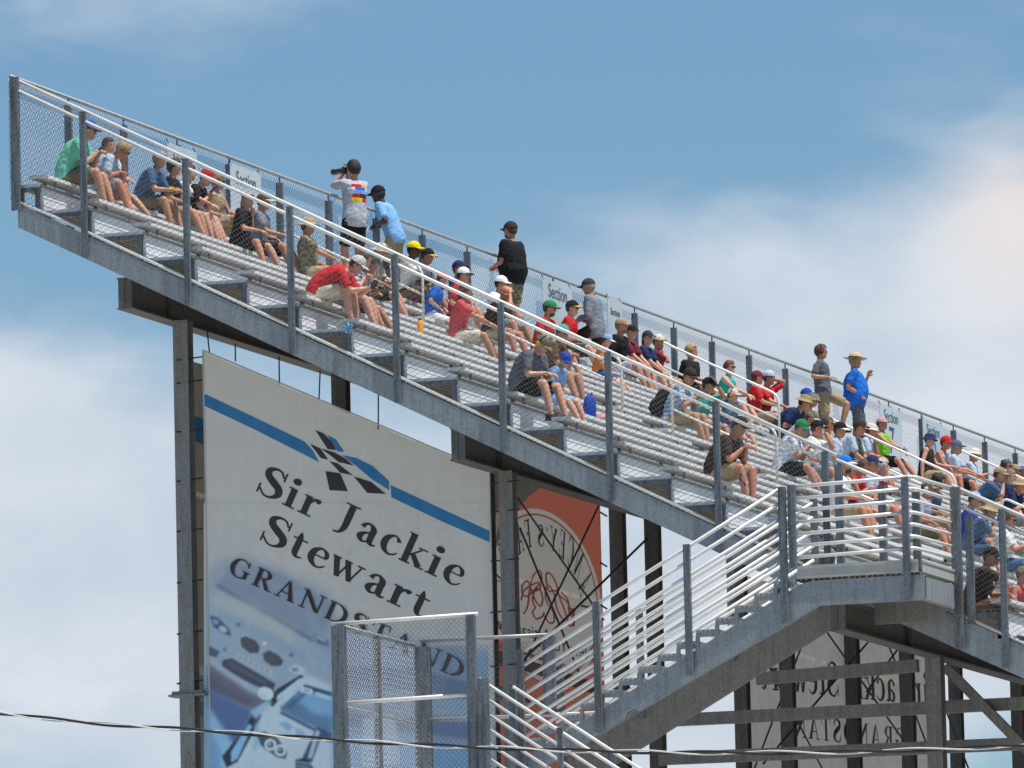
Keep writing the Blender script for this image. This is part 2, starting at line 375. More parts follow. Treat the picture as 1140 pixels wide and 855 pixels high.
# ================= section signs on the rear fence =================
def text_mesh(txt,size,font=None):
    cu=bpy.data.curves.new('t','FONT'); cu.body=txt; cu.size=size; cu.resolution_u=3
    ob=bpy.data.objects.new('t',cu); COL.objects.link(ob); dg=bpy.context.evaluated_depsgraph_get()
    me=bpy.data.meshes.new_from_object(ob.evaluated_get(dg)); vs=[v.co.copy() for v in me.vertices]; fs=[tuple(p.vertices) for p in me.polygons]
    bpy.data.objects.remove(ob); bpy.data.curves.remove(cu); bpy.data.meshes.remove(me); return vs,fs
INK=pmat('sign_ink',(.12,.14,.16),.6); SLATE=pmat('sign_numeral',(.07,.09,.12),.6); BLUEINK=pmat('sign_blue',(.10,.22,.36),.6)
PANEL=pmat('sign_panel',(.50,.57,.62),.5,0,.08,3)
SIGNS=[(186,158,219,'',None,'white section sign behind the seated men at the far left end'),
 (256,181,290,'','INK','white section sign above the blond woman, its lower half hidden'),
 (604,309,636,'','INK','white section sign between the man in black and the man in grey sweater'),
 (676,330,692,'','INK','white section sign just right of the man in the grey sweater'),
 (979,449,1003,'7','SLATE','white section 7 sign behind the woman in the lime green top'),
 (1027,465,1049,'8','BLUE','white section sign with a blue numeral behind the boy in the dark bucket hat')]
for (x0,y0,x1,num,ink,lab) in SIGNS:
    A=at(x0,y0,X=.075); B=at(x1,y0,X=.075); w=B.y-A.y; ztop=A.z; h=w*1.0*.95
    h={0:1.05}.get(0)
    e=empty('section_sign',(.075,A.y+w/2,ztop-h),lab,'sign','section signs on the rear fence')
    p=MB(); p.box(.070,.078,A.y,A.y+w,ztop-h,ztop); p.build('panel',PANEL,e)
    def put(txt,size,yc,z,mat,name,bold=False):
        vs,fs=text_mesh(txt,size); x0_=min(v.x for v in vs); x1_=max(v.x for v in vs)
        q=MB(); q.add([(.081,yc+(v.x-(x0_+x1_)/2),z+v.y) for v in vs],fs,mat)
        if bold: q.add([(.083,yc+.012+(v.x-(x0_+x1_)/2),z+v.y) for v in vs],fs,mat)
        q.build(name,mat,e)
    put('Section',w*.22,A.y+w/2,ztop-.28,INK,'lettering',True)
    if num: put(num,.72,A.y+w/2+.02,ztop-.30-.56,SLATE if num=='7' else BLUEINK,'numeral',True)
    t=MB()
    for yy in (A.y+.05,A.y+w-.05): t.tube([(.04,yy,ztop+.06),(.08,yy,ztop-.02)],.008,5)
    t.build('cable_tie',BLACK,e)
# ================= aisle handrails =================
def arc_rail(mb,pts,r=.021,rad=.16,m=None):
    """pipe through pts with rounded corners"""
    P=[Vector(p) for p in pts]; out=[P[0]]
    for i in range(1,len(P)-1):
        a=(P[i-1]-P[i]).normalized(); b=(P[i+1]-P[i]).normalized()
        for s in range(6):
            t=s/5; out.append(P[i]+a*rad*(1-t)**2+b*rad*t**2)
    out.append(P[-1]); mb.tube(out,r,8,m)
def aisle_rail(Y,x0,x1,label,group,zf=None,H=.92):
    N_=zf or (lambda X:-1.915-K*(X-1.16))
    e=empty('aisle_handrail',(x0,Y,N_(x0)),label,'handrail',group)
    m=MB(); arc_rail(m,[(x0,Y,N_(x0)-.1),(x0,Y,N_(x0)+H),(x1,Y,N_(x1)+H),(x1,Y,N_(x1)-.1)]); m.build('rail_loop',PIPE,e,True)
    m=MB(); m.tube([(x0,Y,N_(x0)+H*.55),(x1,Y,N_(x1)+H*.55)],.018,8); m.build('mid_rail',PIPE,e,True)
LN=lambda X:-7.8-.49*(X-13.3)
aisle_rail(10.8,-.1,2.2,'white aisle handrail nearest the top, beside the man in the red polo','white aisle handrails')
aisle_rail(10.8,2.98,5.3,'white aisle handrail in front of the woman in the coral shirt','white aisle handrails')
aisle_rail(10.8,6.08,7.68,'white aisle handrail next to the man in the blue plaid shirt','white aisle handrails')
aisle_rail(28.5,-.1,2.25,'white aisle handrail beside the man in the red shirt and white cap','white aisle handrails')
aisle_rail(28.5,3.05,5.3,'white aisle handrail in front of the woman in the lime green top','white aisle handrails')
aisle_rail(28.5,6.1,8.4,'white aisle handrail behind the seated group above the landing','white aisle handrails')
aisle_rail(46.2,-.1,2.25,'white aisle handrail in front of the man in the pale sun hat','white aisle handrails')
aisle_rail(10.8,12.9,16.5,'white aisle handrail at the right edge among the lower spectators','white aisle handrails',zf=LN)
# aisle half steps
hs=MB()
for Ya in AISLES:
    for j in range(-1,NU-1):
        hs.box(XR(j)+.002,XR(j)+.33,Ya-.55,Ya+.55,TZ(j)+.01,TZ(j)+RISE/2)
hs.build('half_step',TREAD,gs)
# ================= the stair tower =================
YF=-1.6; DZ=-7.69
st=empty('staircase',(10,-.9,-GZ),'galvanised access staircase with white pipe rails climbing to the landing','staircase')
dk=MB()
nb=7
for i in range(nb):
    x0=11.74+1.74*i/nb; x1=11.74+1.74*(i+1)/nb-.004
    # deck planks run away from the front edge, channels open below
    extr(dk,comb(x0,x1,-7.826,.033,3),YF-.004,-.06)
dk.build('landing_deck',TREAD,st)
kp=MB(); kp.box(11.77,13.44,YF-.016,YF-.006,-7.83,-7.66); kp.box(11.77,13.44,YF-.028,YF-.016,-7.70,-7.66); kp.box(11.77,13.44,YF-.024,YF-.016,-7.83,-7.80)
kp.box(13.485,13.495,YF+.02,-.06,-7.83,-7.67); kp.box(13.495,13.507,YF+.02,-.06,-7.70,-7.67); kp.build('toe_board',pmat('toe_board_aluminium',(.50,.49,.46),.5,.1,.15,5),st)
SS=(-8.394+9.795)/(11.681-9.085)      # slope of the flight
def fl_z(X): return -7.72+SS*(X-11.72)   # nosing line
def chan(y,mat,x0=7.9,web=-1,name='stringer'):
    m=MB(); zt=lambda X:fl_z(X)-.23; xk=12.05
    top=[(x0,zt(x0)),(11.86,-7.845-.0),(13.52,-7.845)]; bot=[(13.52,-8.29),(12.16,-8.29),(x0,zt(x0)-.42)]
    # plumb depth
    poly=[(x0,y,zt(x0)),(11.80,y,zt(11.80)),(11.98,y,-7.865),(13.52,y,-7.865),(13.52,y,-8.20),(12.06,y,-8.20),(x0,y,zt(x0)-.275)]
    m.prism(poly,(0,.012,0))
    yy=y+.012
    for (a,b) in (((x0,zt(x0)-.275),(12.06,-8.20)),((12.061,-8.20),(13.52,-8.20)),((x0,zt(x0)-.014),(11.80,zt(11.80)-.014)),((11.98,-7.879),(13.52,-7.879))):
        m.prism([(a[0],yy,a[1]),(b[0],yy,b[1]),(b[0],yy,b[1]+.014),(a[0],yy,a[1]+.014)],(0,.08,0))
    return m.build(name,mat,st)
chan(YF,GALV)
m=MB(); zt=lambda X:fl_z(X)-.20
m.prism([(7.9,-.2,zt(7.9)),(11.6,-.2,zt(11.6)),(11.95,-.2,-7.9),(11.95,-.2,zt(11.95)-.49),(7.9,-.2,zt(7.9)-.49)],(0,.012,0))
m.prism([(7.9,-.188,zt(7.9)-.49),(11.95,-.188,zt(11.95)-.49),(11.95,-.188,zt(11.95)-.475),(7.9,-.188,zt(7.9)-.475)],(0,.09,0))
m.build('stringer',DARKG,st)
m=MB(); m.box(g3.x+.12,13.42,-.30,-.288,-8.36,-7.97); m.box(g3.x+.12,13.42,-.288,-.20,-8.36,-8.345); m.build('landing_beam',DARKG,st)
m=MB(); m.beam((13.47,YF+.1,-8.04),(13.47,-.2,-8.04),.09,.31,side=(1,0,0)); m.build('landing_edge_beam',GALV,st)
# steps
n=0; x=11.72; z=DZ; run=.2745; rise=run*SS
tr=MB(); bk=MB()
for i in range(1,15):
    xx=11.72-run*i; zz=DZ-rise*i
    pr=comb(xx-.02,xx+run+.0,zz,.045,4); tr.prism([(a,YF+.02,c) for a,c in pr],(0,1.40,0))
    bk.box(xx-.01,xx+run-.02,YF+.001,YF+.03,zz-.10,zz-.046); bk.box(xx-.02,xx+.035,YF+.001,YF+.03,zz-.27,zz-.101)
    bk.box(xx-.01,xx+run-.02,-.25,-.22,zz-.10,zz-.046)
tr.build('tread',BENCH,st); bk.build('step_bracket',GALV,st)
# landing front rails + posts, seven pipes
def railset(parent,A,B,n=7,gap=.17,r=.024,mat=PIPE,name='rail',ext=(0,0),drop=0):
    A=Vector(A);B=Vector(B); d=(B-A).normalized()
    for i in range(n):
        o=Vector((0,0,-gap*i)); m=MB(); m.tube([A+o-d*ext[0],B+o+d*ext[1]],r,8); m.build(name,mat,parent,True)
cpost(11.60,YF-.05,-8.42,-6.60,.10,.06,GALVP,st); cpost(11.73,YF-.05,DZ-.0,-6.585,.10,.06,GALVP,st)
cpost(13.30,YF-.05,-8.20,-6.57,.09,.06,GALVP,st)
railset(st,(11.78,YF+.0,-6.60),(13.30,YF+.0,-6.56),7,.158,.026,ext=(.05,.0))
for i in range(7):   # corner and return along y to the lower fence post
    z=-6.56-.158*i; m=MB(); m.tube([(13.28,YF,z),(13.40,YF+.0,z-.005)],.026,8); m.tube([(13.40,YF-.01,z-.005),(13.44,YF+.10,z-.01),(13.46,-.05,z)],.024,8); m.build('rail',PIPE,st,True)
# flight rails
gt=-6.60
for (y,mat,x0,x1,nm) in ((YF-.02,PIPE,7.92,11.56,'rail'),(-.28,PIPE,7.9,11.6,'far_rail')):
    dz=-.085 if nm=='far_rail' else 0
    railset(st,(x0,y,gt+dz+SS*(x0-11.6)),(x1,y,gt+dz+SS*(x1-11.6)),7,.192,.026,mat,'rail')
for X in (10.26,8.97): cpost(X,YF-.07,gt+SS*(X-11.6)-1.72,gt+SS*(X-11.6)+.03,.09,.06,GALVP,st)
cpost(7.88,YF-.07,-11.4,gt+SS*(7.88-11.6)+.03,.09,.06,GALVP,st)
for X in (10.4,9.1,7.95,11.6): cpost(X,-.22,gt+SS*(X-11.6)-1.5,gt+SS*(X-11.6)-.02,.09,.06,GALVP,st)
# gate posts on the stand side of the landing
for X,zt in ((11.93,-6.17),(12.53,-6.48),(13.0,-6.6)):
    cpost(X,-.12,DZ-.05,zt,.10,.07,GALVP,st)
for dz in (0,-.35):
    m=MB(); m.tube([(11.9,-.1,-6.1+dz),(12.6,-.1,-6.42+dz)],.024,8); m.build('gate_rail',PIPE,st,True)
# intermediate landing (below the frame) and second flight
LZ=-10.45
m=MB(); m.box(5.8,7.85,-3.2,-.2,LZ-.05,LZ); m.build('lower_deck',BENCH,st)
for y in (-3.22,-.2):
    m=MB(); m.beam((5.8,y,LZ-.25),(7.9,y,LZ-.25),.09,.36); m.build('landing_edge_beam',GALV,st)
for (X,Y) in ((5.9,-3.3),(7.74,-3.3),(5.95,-.2),(7.9,-.2),):
    column(X,Y,LZ-.44 if X<12 else -8.26,GALVP,.16,st)
S2=-(9.845-9.139)/(8.995-7.948)
for y,nn in ((-3.25,7),(-1.9,1)):
    railset(st,(7.85,y,-9.09),(12.2,y,-9.09+S2*4.35),nn,.196,.024)
for X in (7.93,8.98,10.1,11.2): cpost(X,-3.33,-9.12+S2*(X-7.9)-1.7,-9.07+S2*(X-7.9),.15 if X<8 else .075,.06,GALVP,st)
for X in (7.83,9.2,10.6): cpost(X,-1.86,-9.1+S2*(X-7.9)-1.7,-9.1+S2*(X-7.9),.09,.06,GALVP,st)
for y in (-3.2,-1.95):
    m=MB(); m.beam((7.85,y,-10.6),(12.2,y,-10.6+S2*4.35),.02,.3); m.build('stringer',GALV,st)
m=MB()
for i in range(1,16):
    xx=7.85+.28*i; zz=LZ+S2*.28*i; m.box(xx-.01,xx+.28,-3.17,-1.98,zz-.045,zz)
m.build('tread',BENCH,st)
# ================= chain link cage round the intermediate landing =================
cg=empty('chain_link_cage',(5.9,-3.2,LZ),'grey chain link cage around the lower stair landing in front of the white banner','fence')
cpost(5.88,-3.24,LZ-.4,-8.28,.17,.12,GALVP,cg); cpost(7.74,-3.24,LZ-.4,-8.24,.12,.08,GALVP,cg)
cpost(6.11,-.6,LZ-.4,-8.36,.22,.12,GALVP,cg); cpost(5.95,-1.95,LZ-.4,-8.33,.08,.1,GALVP,cg)
cpost(7.93,-.6,-9.3,-8.31,.17,.08,GALVP,cg)
for a,b_,mt in (((5.78,-3.2,-8.25),(7.83,-3.2,-8.22),PIPE),((5.9,-3.18,-9.31),(7.72,-3.18,-9.28),PIPE),((5.9,-3.2,-10.3),(7.7,-3.2,-10.28),PIPE),((5.9,-3.2,-8.28),(6.0,-.6,-8.33),PIPEG),((5.9,-3.2,-9.36),(6.0,-.6,-9.4),PIPEG),((6.1,-.6,-8.28),(7.98,-.6,-8.29),PIPEG),((6.1,-.6,-9.36),(8.6,-.6,-9.38),PIPEG)):
    m=MB(); m.tube([a,b_],.027,8); m.build('rail',mt,cg,True)
m=MB(); chain_link(m,(5.97,-3.17,LZ),(1,0,0),(0,0,1),1.7,2.2,.036,.0031); chain_link(m,(5.93,-3.15,LZ),(0.04,1,0),(0,0,1),2.5,2.12,.036,.0031); chain_link(m,(6.2,-.57,LZ),(1,0,0),(0,0,1),1.75,2.12,.036,.0031); m.build('wire_mesh',WIRED,cg)
# ================= lower end fence =================
lf=empty('end_fence',(13.5,-.04,-8.7),'short chain link end fence at the right edge beside the lower seating','fence')
LTOP=lambda X:-6.585-.482*(X-13.52)
cpost(13.53,-.06,-8.72,-6.56,.13,.08,GALVP,lf); cpost(13.70,-.02,-8.4,LTOP(13.7)-.28,.10,.06,GALVP,lf)
for X in (14.165,15.6,17.1,18.6): cpost(X,-.05,LTOP(X)-2.12,LTOP(X),.085,.06,GALVP,lf)
m=MB(); m.tube([(13.46,.02,LTOP(13.46)+.03),(20,.02,LTOP(20)+.03)],.028,8); m.build('top_rail',PIPE,lf,True)
m=MB(); m.tube([(13.56,.02,LTOP(13.56)-.20),(20,.02,LTOP(20)-.20)],.026,8); m.build('handrail',PIPE,lf,True)
m=MB(); m.tube([(12.9,.02,LSZ(12.9)+.04),(20,.02,LSZ(20)+.04)],.028,8); m.build('bottom_rail',PIPE,lf,True)
m=MB(); chain_link(m,(13.6,.0,LSZ(13.6)+.04),(1,0,-.49),(0,0,1),6.2,1.62,.036,.0032); m.build('wire_mesh',WIRE,lf)
# ================= power line =================
pw=empty('power_line',(15,-25,-GZ),'twisted black and silver overhead cable sagging across the bottom of the view','cable')
P0=[(-400,735),(0,794),(250,815),(530,832),(850,838),(1140,829.5),(1600,800)]
base=[at(x,y,Y=-25) for x,y in P0]
# smooth polyline
def cat(P,n=40):
    out=[]
    for i in range(len(P)-1):
        a,b_,c,d=P[max(i-1,0)],P[i],P[i+1],P[min(i+2,len(P)-1)]
        for s in range(n):
            t=s/n; out.append(.5*((2*b_)+(-a+c)*t+(2*a-5*b_+4*c-d)*t*t+(-a+3*b_-3*c+d)*t**3))
    out.append(P[-1]); return out
W=cat(base,60)
for k,(mt,rr,nm) in enumerate(((BLACK,.016,'insulated_cable'),(PIPE,.009,'bare_wire'))):
    m=MB(); pts=[]; s=0
    for i,p in enumerate(W):
        if i: s+=(W[i]-W[i-1]).length
        a=s*4.2+math.pi*k; pts.append(p+Vector((0,math.cos(a),math.sin(a)))*(.014 if k==0 else .02))
    m.tube(pts,rr,6); m.build(nm,mt,pw,True)
# ================= banners =================
def ripple(nt,b):
    # slack folds in the sheet: stretched noise in the plane of the banner
    N=nt.nodes; L=nt.links; tc=N.new('ShaderNodeTexCoord'); out=None
    for rot,sc,st,am in ((.5,(.5,.5,1.3),.7,.5),(-.12,(2.6,2.6,.22),.9,.55),(0,(1,1,1),4.,.03)):
        mp=N.new('ShaderNodeMapping'); mp.inputs['Rotation'].default_value=(0,rot,0); mp.inputs['Scale'].default_value=sc; L.new(tc.outputs['Object'],mp.inputs[0])
        nz=N.new('ShaderNodeTexNoise'); nz.inputs['Scale'].default_value=st; nz.inputs['Detail'].default_value=3; L.new(mp.outputs[0],nz.inputs['Vector'])
        q=N.new('ShaderNodeMath'); q.operation='MULTIPLY'; q.inputs[1].default_value=am; L.new(nz.outputs['Fac'],q.inputs[0])
        if out is None: out=q.outputs[0]
        else:
            a=N.new('ShaderNodeMath'); a.operation='ADD'; L.new(out,a.inputs[0]); L.new(q.outputs[0],a.inputs[1]); out=a.outputs[0]
    bp=N.new('ShaderNodeBump'); bp.inputs['Strength'].default_value=.5; bp.inputs['Distance'].default_value=.2; L.new(out,bp.inputs['Height']); L.new(bp.outputs[0],b.inputs['Normal'])
VINYL=pmat('banner_vinyl',(.50,.475,.44),.65,0,.04,1.2)
def print_grad(name,stops,z0,z1,axis='z'):
    m,nt,b=_mat(name); N=nt.nodes; L=nt.links
    tc=N.new('ShaderNodeTexCoord'); sp=N.new('ShaderNodeSeparateXYZ'); L.new(tc.outputs['Object'],sp.inputs[0])
    mr=N.new('ShaderNodeMapRange'); mr.inputs[1].default_value=z0; mr.inputs[2].default_value=z1
    ad=N.new('ShaderNodeMath'); ad.operation='MULTIPLY_ADD'; ad.inputs[1].default_value=.45; L.new(sp.outputs['X'],ad.inputs[0]); L.new(sp.outputs['Z'],ad.inputs[2])
    L.new(ad.outputs[0],mr.inputs[0]); cr=N.new('ShaderNodeValToRGB'); L.new(mr.outputs[0],cr.inputs[0])
    cr.color_ramp.elements[0].position=stops[0][0]; cr.color_ramp.elements[0].color=(*stops[0][1],1)
    cr.color_ramp.elements[1].position=stops[-1][0]; cr.color_ramp.elements[1].color=(*stops[-1][1],1)
    for p,c in stops[1:-1]:
        e=cr.color_ramp.elements.new(p); e.color=(*c,1)
    ripple(nt,b)
    L.new(cr.outputs[0],b.inputs['Base Color']); b.inputs['Roughness'].default_value=.6
    return m
# z+.45x: top left about -2.85, bottom right about -8
BSTOPS=[(0,(.26,.48,.68)),(.28,(.33,.50,.66)),(.42,(.62,.64,.66)),(.6,(.72,.69,.65)),(1,(.74,.71,.66))]
BANNER=print_grad('banner_print',BSTOPS,-9.6,-2.8)
def tone(n,c,r=.6):
    m=pmat(n,c,r,0,.13,3.5,detail=8); nt=m.node_tree; N=nt.nodes; L=nt.links; b=N['Principled BSDF']
    if not b.inputs['Normal'].is_linked: ripple(nt,b)
    return m
PB=tone('print_blue',(.035,.22,.48)); PK=tone('print_black',(.045,.035,.035)); 
T1=tone('print_hood',(.42,.57,.68)); T2=tone('print_windscreen',(.44,.54,.63)); T3=tone('print_dark_grille',(.06,.085,.13)); T4=tone('print_navy',(.12,.21,.34))
T5=tone('print_pale',(.60,.70,.75)); T6=tone('print_midblue',(.18,.38,.58)); T7=tone('print_plate',(.60,.66,.68)); T8=tone('print_sky_edge',(.30,.56,.78)); T9=tone('print_haze',(.53,.62,.70))
# ---- serif glyphs as tapered strokes: (x, y, width) in cap heights ----
def cat2(P,n=5):
    out=[]
    for i in range(len(P)-1):
        a,b_,c,d=[P[max(i-1,0)],P[i],P[i+1],P[min(i+2,len(P)-1)]]
        for s in range(n):
            t=s/n; out.append(tuple(.5*((2*b_[k])+(-a[k]+c[k])*t+(2*a[k]-5*b_[k]+4*c[k]-d[k])*t*t+(-a[k]+3*b_[k]-3*c[k]+d[k])*t**3) for k in range(3)))
    out.append(P[-1]); return out
def H(x0,x1,y,w=.05): return ('l',[(x0,y,w),(x1,y,w)])
def V(x,y0,y1,w=.16): return ('l',[(x,y0,w),(x,y1,w)])
def Ln(*p): return ('l',list(p))
def Cv(*p): return ('c',list(p))
GLY={
'S':(.64,[Cv((.52,.78,.05),(.42,.94,.06),(.27,.97,.08),(.13,.86,.15),(.15,.68,.19),(.32,.53,.22),(.50,.38,.2),(.53,.19,.16),(.40,.04,.08),(.22,.02,.06),(.06,.2,.05)),V(.55,.68,.98,.045),V(.04,.02,.34,.045)]),
'i':(.36,[V(.17,.02,.64),H(.02,.33,.025),H(.03,.15,.62),('d',(.16,.88,.11))]),
'r':(.50,[V(.17,.02,.64),H(.02,.36,.025),H(.03,.15,.62),Cv((.22,.42,.05),(.3,.58,.08),(.40,.58,.15),(.46,.56,.1))]),
'J':(.52,[Cv((.27,.94,.17),(.27,.5,.17),(.26,.18,.15),(.18,-.02,.08),(.04,-.06,.05)),H(.08,.46,.96)]),
'a':(.56,[Cv((.09,.48,.13),(.15,.61,.08),(.27,.64,.08),(.37,.52,.16),(.37,.3,.16),(.38,.1,.15),(.46,.03,.08),(.54,.07,.04)),Cv((.34,.38,.05),(.2,.32,.08),(.11,.18,.16),(.17,.05,.1),(.27,.05,.06),(.34,.13,.04))]),
'c':(.50,[Cv((.43,.5,.13),(.38,.61,.07),(.27,.65,.06),(.14,.52,.14),(.10,.32,.17),(.15,.13,.14),(.28,.02,.07),(.42,.07,.05),(.48,.16,.03))]),
'k':(.64,[V(.15,.02,1.0),H(.02,.3,.025),H(.02,.14,.98),Ln((.22,.30,.05),(.46,.60,.05)),H(.36,.60,.63),Ln((.27,.38,.13),(.52,.04,.16)),H(.42,.66,.025)]),
'e':(.53,[Cv((.45,.39,.10),(.42,.55,.11),(.29,.64,.06),(.15,.53,.13),(.10,.32,.17),(.15,.13,.14),(.29,.02,.07),(.42,.07,.05),(.49,.16,.03)),H(.16,.46,.37,.045)]),
't':(.41,[Cv((.17,.84,.03),(.18,.66,.14),(.18,.4,.15),(.18,.15,.15),(.25,.03,.08),(.38,.07,.04)),H(.02,.38,.61)]),
'w':(.84,[Ln((.08,.62,.15),(.24,.03,.13)),Ln((.24,.03,.05),(.40,.6,.05)),Ln((.36,.62,.15),(.54,.03,.13)),Ln((.54,.03,.05),(.70,.6,.05)),H(-.02,.2,.635),H(.28,.48,.635),H(.60,.80,.635)]),
'G':(.84,[Cv((.66,.76,.05),(.56,.92,.06),(.38,.98,.06),(.19,.84,.13),(.10,.5,.18),(.19,.16,.13),(.38,.02,.06),(.56,.06,.07),(.64,.14,.07)),V(.68,.68,.99,.045),V(.66,.06,.40,.15),H(.5,.8,.42)]),
'R':(.80,[V(.17,.02,.96),H(.02,.34,.025),H(.02,.24,.965),Cv((.22,.96,.05),(.42,.95,.07),(.56,.75,.17),(.45,.54,.07),(.22,.51,.05)),Ln((.36,.5,.1),(.62,.05,.17)),H(.56,.80,.025)]),
'A':(.84,[Ln((.12,.02,.05),(.38,.98,.06)),Ln((.38,.98,.10),(.66,.02,.18)),H(.2,.52,.33),H(-.02,.24,.025),H(.50,.82,.025)]),
'N':(.90,[V(.14,.02,.96,.06),Ln((.12,.96,.16),(.72,.06,.16)),V(.76,.02,.96,.06),H(.0,.28,.025),H(-.02,.16,.965),H(.62,.90,.965)]),
'D':(.88,[V(.17,.02,.96),H(.02,.3,.025),H(.02,.3,.965),Cv((.28,.96,.05),(.48,.93,.08),(.68,.74,.15),(.74,.49,.18),(.68,.24,.15),(.48,.06,.08),(.28,.03,.05))]),
'T':(.74,[V(.36,.02,.94),H(.06,.66,.955),V(.05,.70,.97,.04),V(.67,.70,.97,.04),H(.2,.52,.025)]),
'Y':(.76,[Ln((.12,.95,.16),(.37,.45,.15)),Ln((.62,.95,.05),(.38,.45,.06)),V(.37,.02,.46,.15),H(-.02,.28,.965),H(.5,.76,.965),H(.22,.52,.025)]),
'C':(.78,[Cv((.64,.76,.05),(.54,.92,.06),(.38,.98,.06),(.19,.84,.13),(.10,.5,.18),(.19,.16,.13),(.38,.02,.06),(.56,.08,.06),(.66,.24,.04)),V(.66,.68,.99,.045)]),
'E':(.70,[V(.17,.02,.96),H(.02,.62,.025),H(.02,.60,.965),H(.22,.46,.5),V(.62,.03,.27,.045),V(.60,.73,.96,.045),V(.46,.4,.6,.04)]),
'F':(.66,[V(.17,.02,.96),H(.02,.36,.025),H(.02,.60,.965),H(.22,.46,.5),V(.60,.73,.96,.045),V(.46,.4,.6,.04)]),
"'":(.26,[Ln((.12,.98,.14),(.10,.72,.04))]),' ':(.34,[])}
def glyph_quads(ch):
    """list of polygons (2d) for a glyph"""
    out=[]
    for k,p in GLY[ch][1]:
        if k=='d':
            out.append([(p[0]+p[2]*math.cos(a*math.pi/6),p[1]+p[2]*math.sin(a*math.pi/6)) for a in range(12)]); continue
        q=cat2(p) if k=='c' else p
        L_=[];R_=[]
        for i in range(len(q)):
            a=q[max(i-1,0)]; b=q[min(i+1,len(q)-1)]; dx,dy=b[0]-a[0],b[1]-a[1]; l=math.hypot(dx,dy) or 1
            nx,ny=-dy/l,dx/l; w=q[i][2]/2; L_.append((q[i][0]+nx*w,q[i][1]+ny*w)); R_.append((q[i][0]-nx*w,q[i][1]-ny*w))
        out.append(L_+R_[::-1])
    return out
def ribbon_faces(poly,n2):
    return None
def put_text(mb,txt,A,B,cap,nrm,mat,mirror_up=None,track=.04,off0=0):
    """serif text on a plane, baseline from A to B (world), letters cap metres high, facing nrm"""
    A=Vector(A);B=Vector(B); d=(B-A); W_=sum(GLY[c][0]+track for c in txt); u=d/W_; n=Vector(nrm).normalized()
    v=n.cross(d.normalized()).normalized()
    if v.z<0: v=-v
    x=0;k=0
    for c in txt:
        for gi,(kk,p) in enumerate(GLY[c][1]):
            polys=glyph_quads(c)[gi:gi+1]
            for P in polys:
                m=len(P); o=n*(off0+.0006*((k%9)+1)); k+=1
                pts=[A+u*(x+a)+v*(b*cap)+o for a,b in P]
                if kk=='d': mb.add(pts,[tuple(range(m))],mat)
                else:
                    h=m//2; mb.add(pts,[(i,i+1,m-2-i,m-1-i) for i in range(h-1)],mat)
        x+=GLY[c][0]+track
def decal(mb,pts,plane,off,mat,tr=None):
    """flat printed shape; pts in photo pixels (through tr), plane = ('Y',1.6,(0,-1,0))"""
    k,val,n=plane
    P=[]
    for x,y in pts:
        if tr: x,y=x/tr[0]+tr[1],y/tr[0]+tr[2]
        P.append(at(x,y,**{k:val})+Vector(n)*off)
    mb.add(P,[tuple(range(len(P)))],mat)
def ell(cx,cy,rx,ry,rot=0,n=18):
    c,s=math.cos(rot),math.sin(rot); return [(cx+rx*math.cos(a)*c-ry*math.sin(a)*s,cy+rx*math.cos(a)*s+ry*math.sin(a)*c) for a in [2*math.pi*i/n for i in range(n)]]
# ---- main banner between the first columns ----
BY=1.58; PL=('Y',BY,(0,-1,0))
e=empty('banner',(4.3,BY,-11.6),'large grey and blue race car banner reading Sir Jackie Stewart Grandstand under the near end','banner')
tl=at(226,390,Y=BY); trr=at(545,525,Y=BY)
m=MB(); nx,nz=26,20; vs=[];fs=[]
def sag(u,v):
    return -.05*math.sin(math.pi*u)*math.sin(math.pi*min(1,v*1.0))+.012*math.sin(u*19+v*3)*math.exp(-v*5)
for j in range(nz+1):
    for i in range(nx+1):
        u=i/nx; v=j/nz; x=tl.x+(trr.x-tl.x)*u; zt=tl.z+(trr.z-tl.z)*u-.02*abs(math.sin(u*5*math.pi)); z=zt+(-11.6-zt)*v
        vs.append((x,BY,z))
for j in range(nz):
    for i in range(nx): a=j*(nx+1)+i; fs.append((a,a+1,a+nx+2,a+nx+1))
m.add(vs,fs); m.add([(x,y+.004,z) for x,y,z in vs],[f[::-1] for f in fs])
m.build('vinyl_sheet',BANNER,e)
# the columns behind show through the thin vinyl as soft darker uprights
h=MB()   # hem round the sheet
h.tube([(tl.x,BY-.004,tl.z),(trr.x,BY-.004,trr.z)],.012,5); h.tube([(tl.x,BY-.004,tl.z),(tl.x,BY-.004,-11.6)],.012,5); h.tube([(trr.x,BY-.004,trr.z),(trr.x,BY-.004,-11.6)],.012,5)
h.build('hem',tone('banner_hem',(.60,.58,.54)),e)
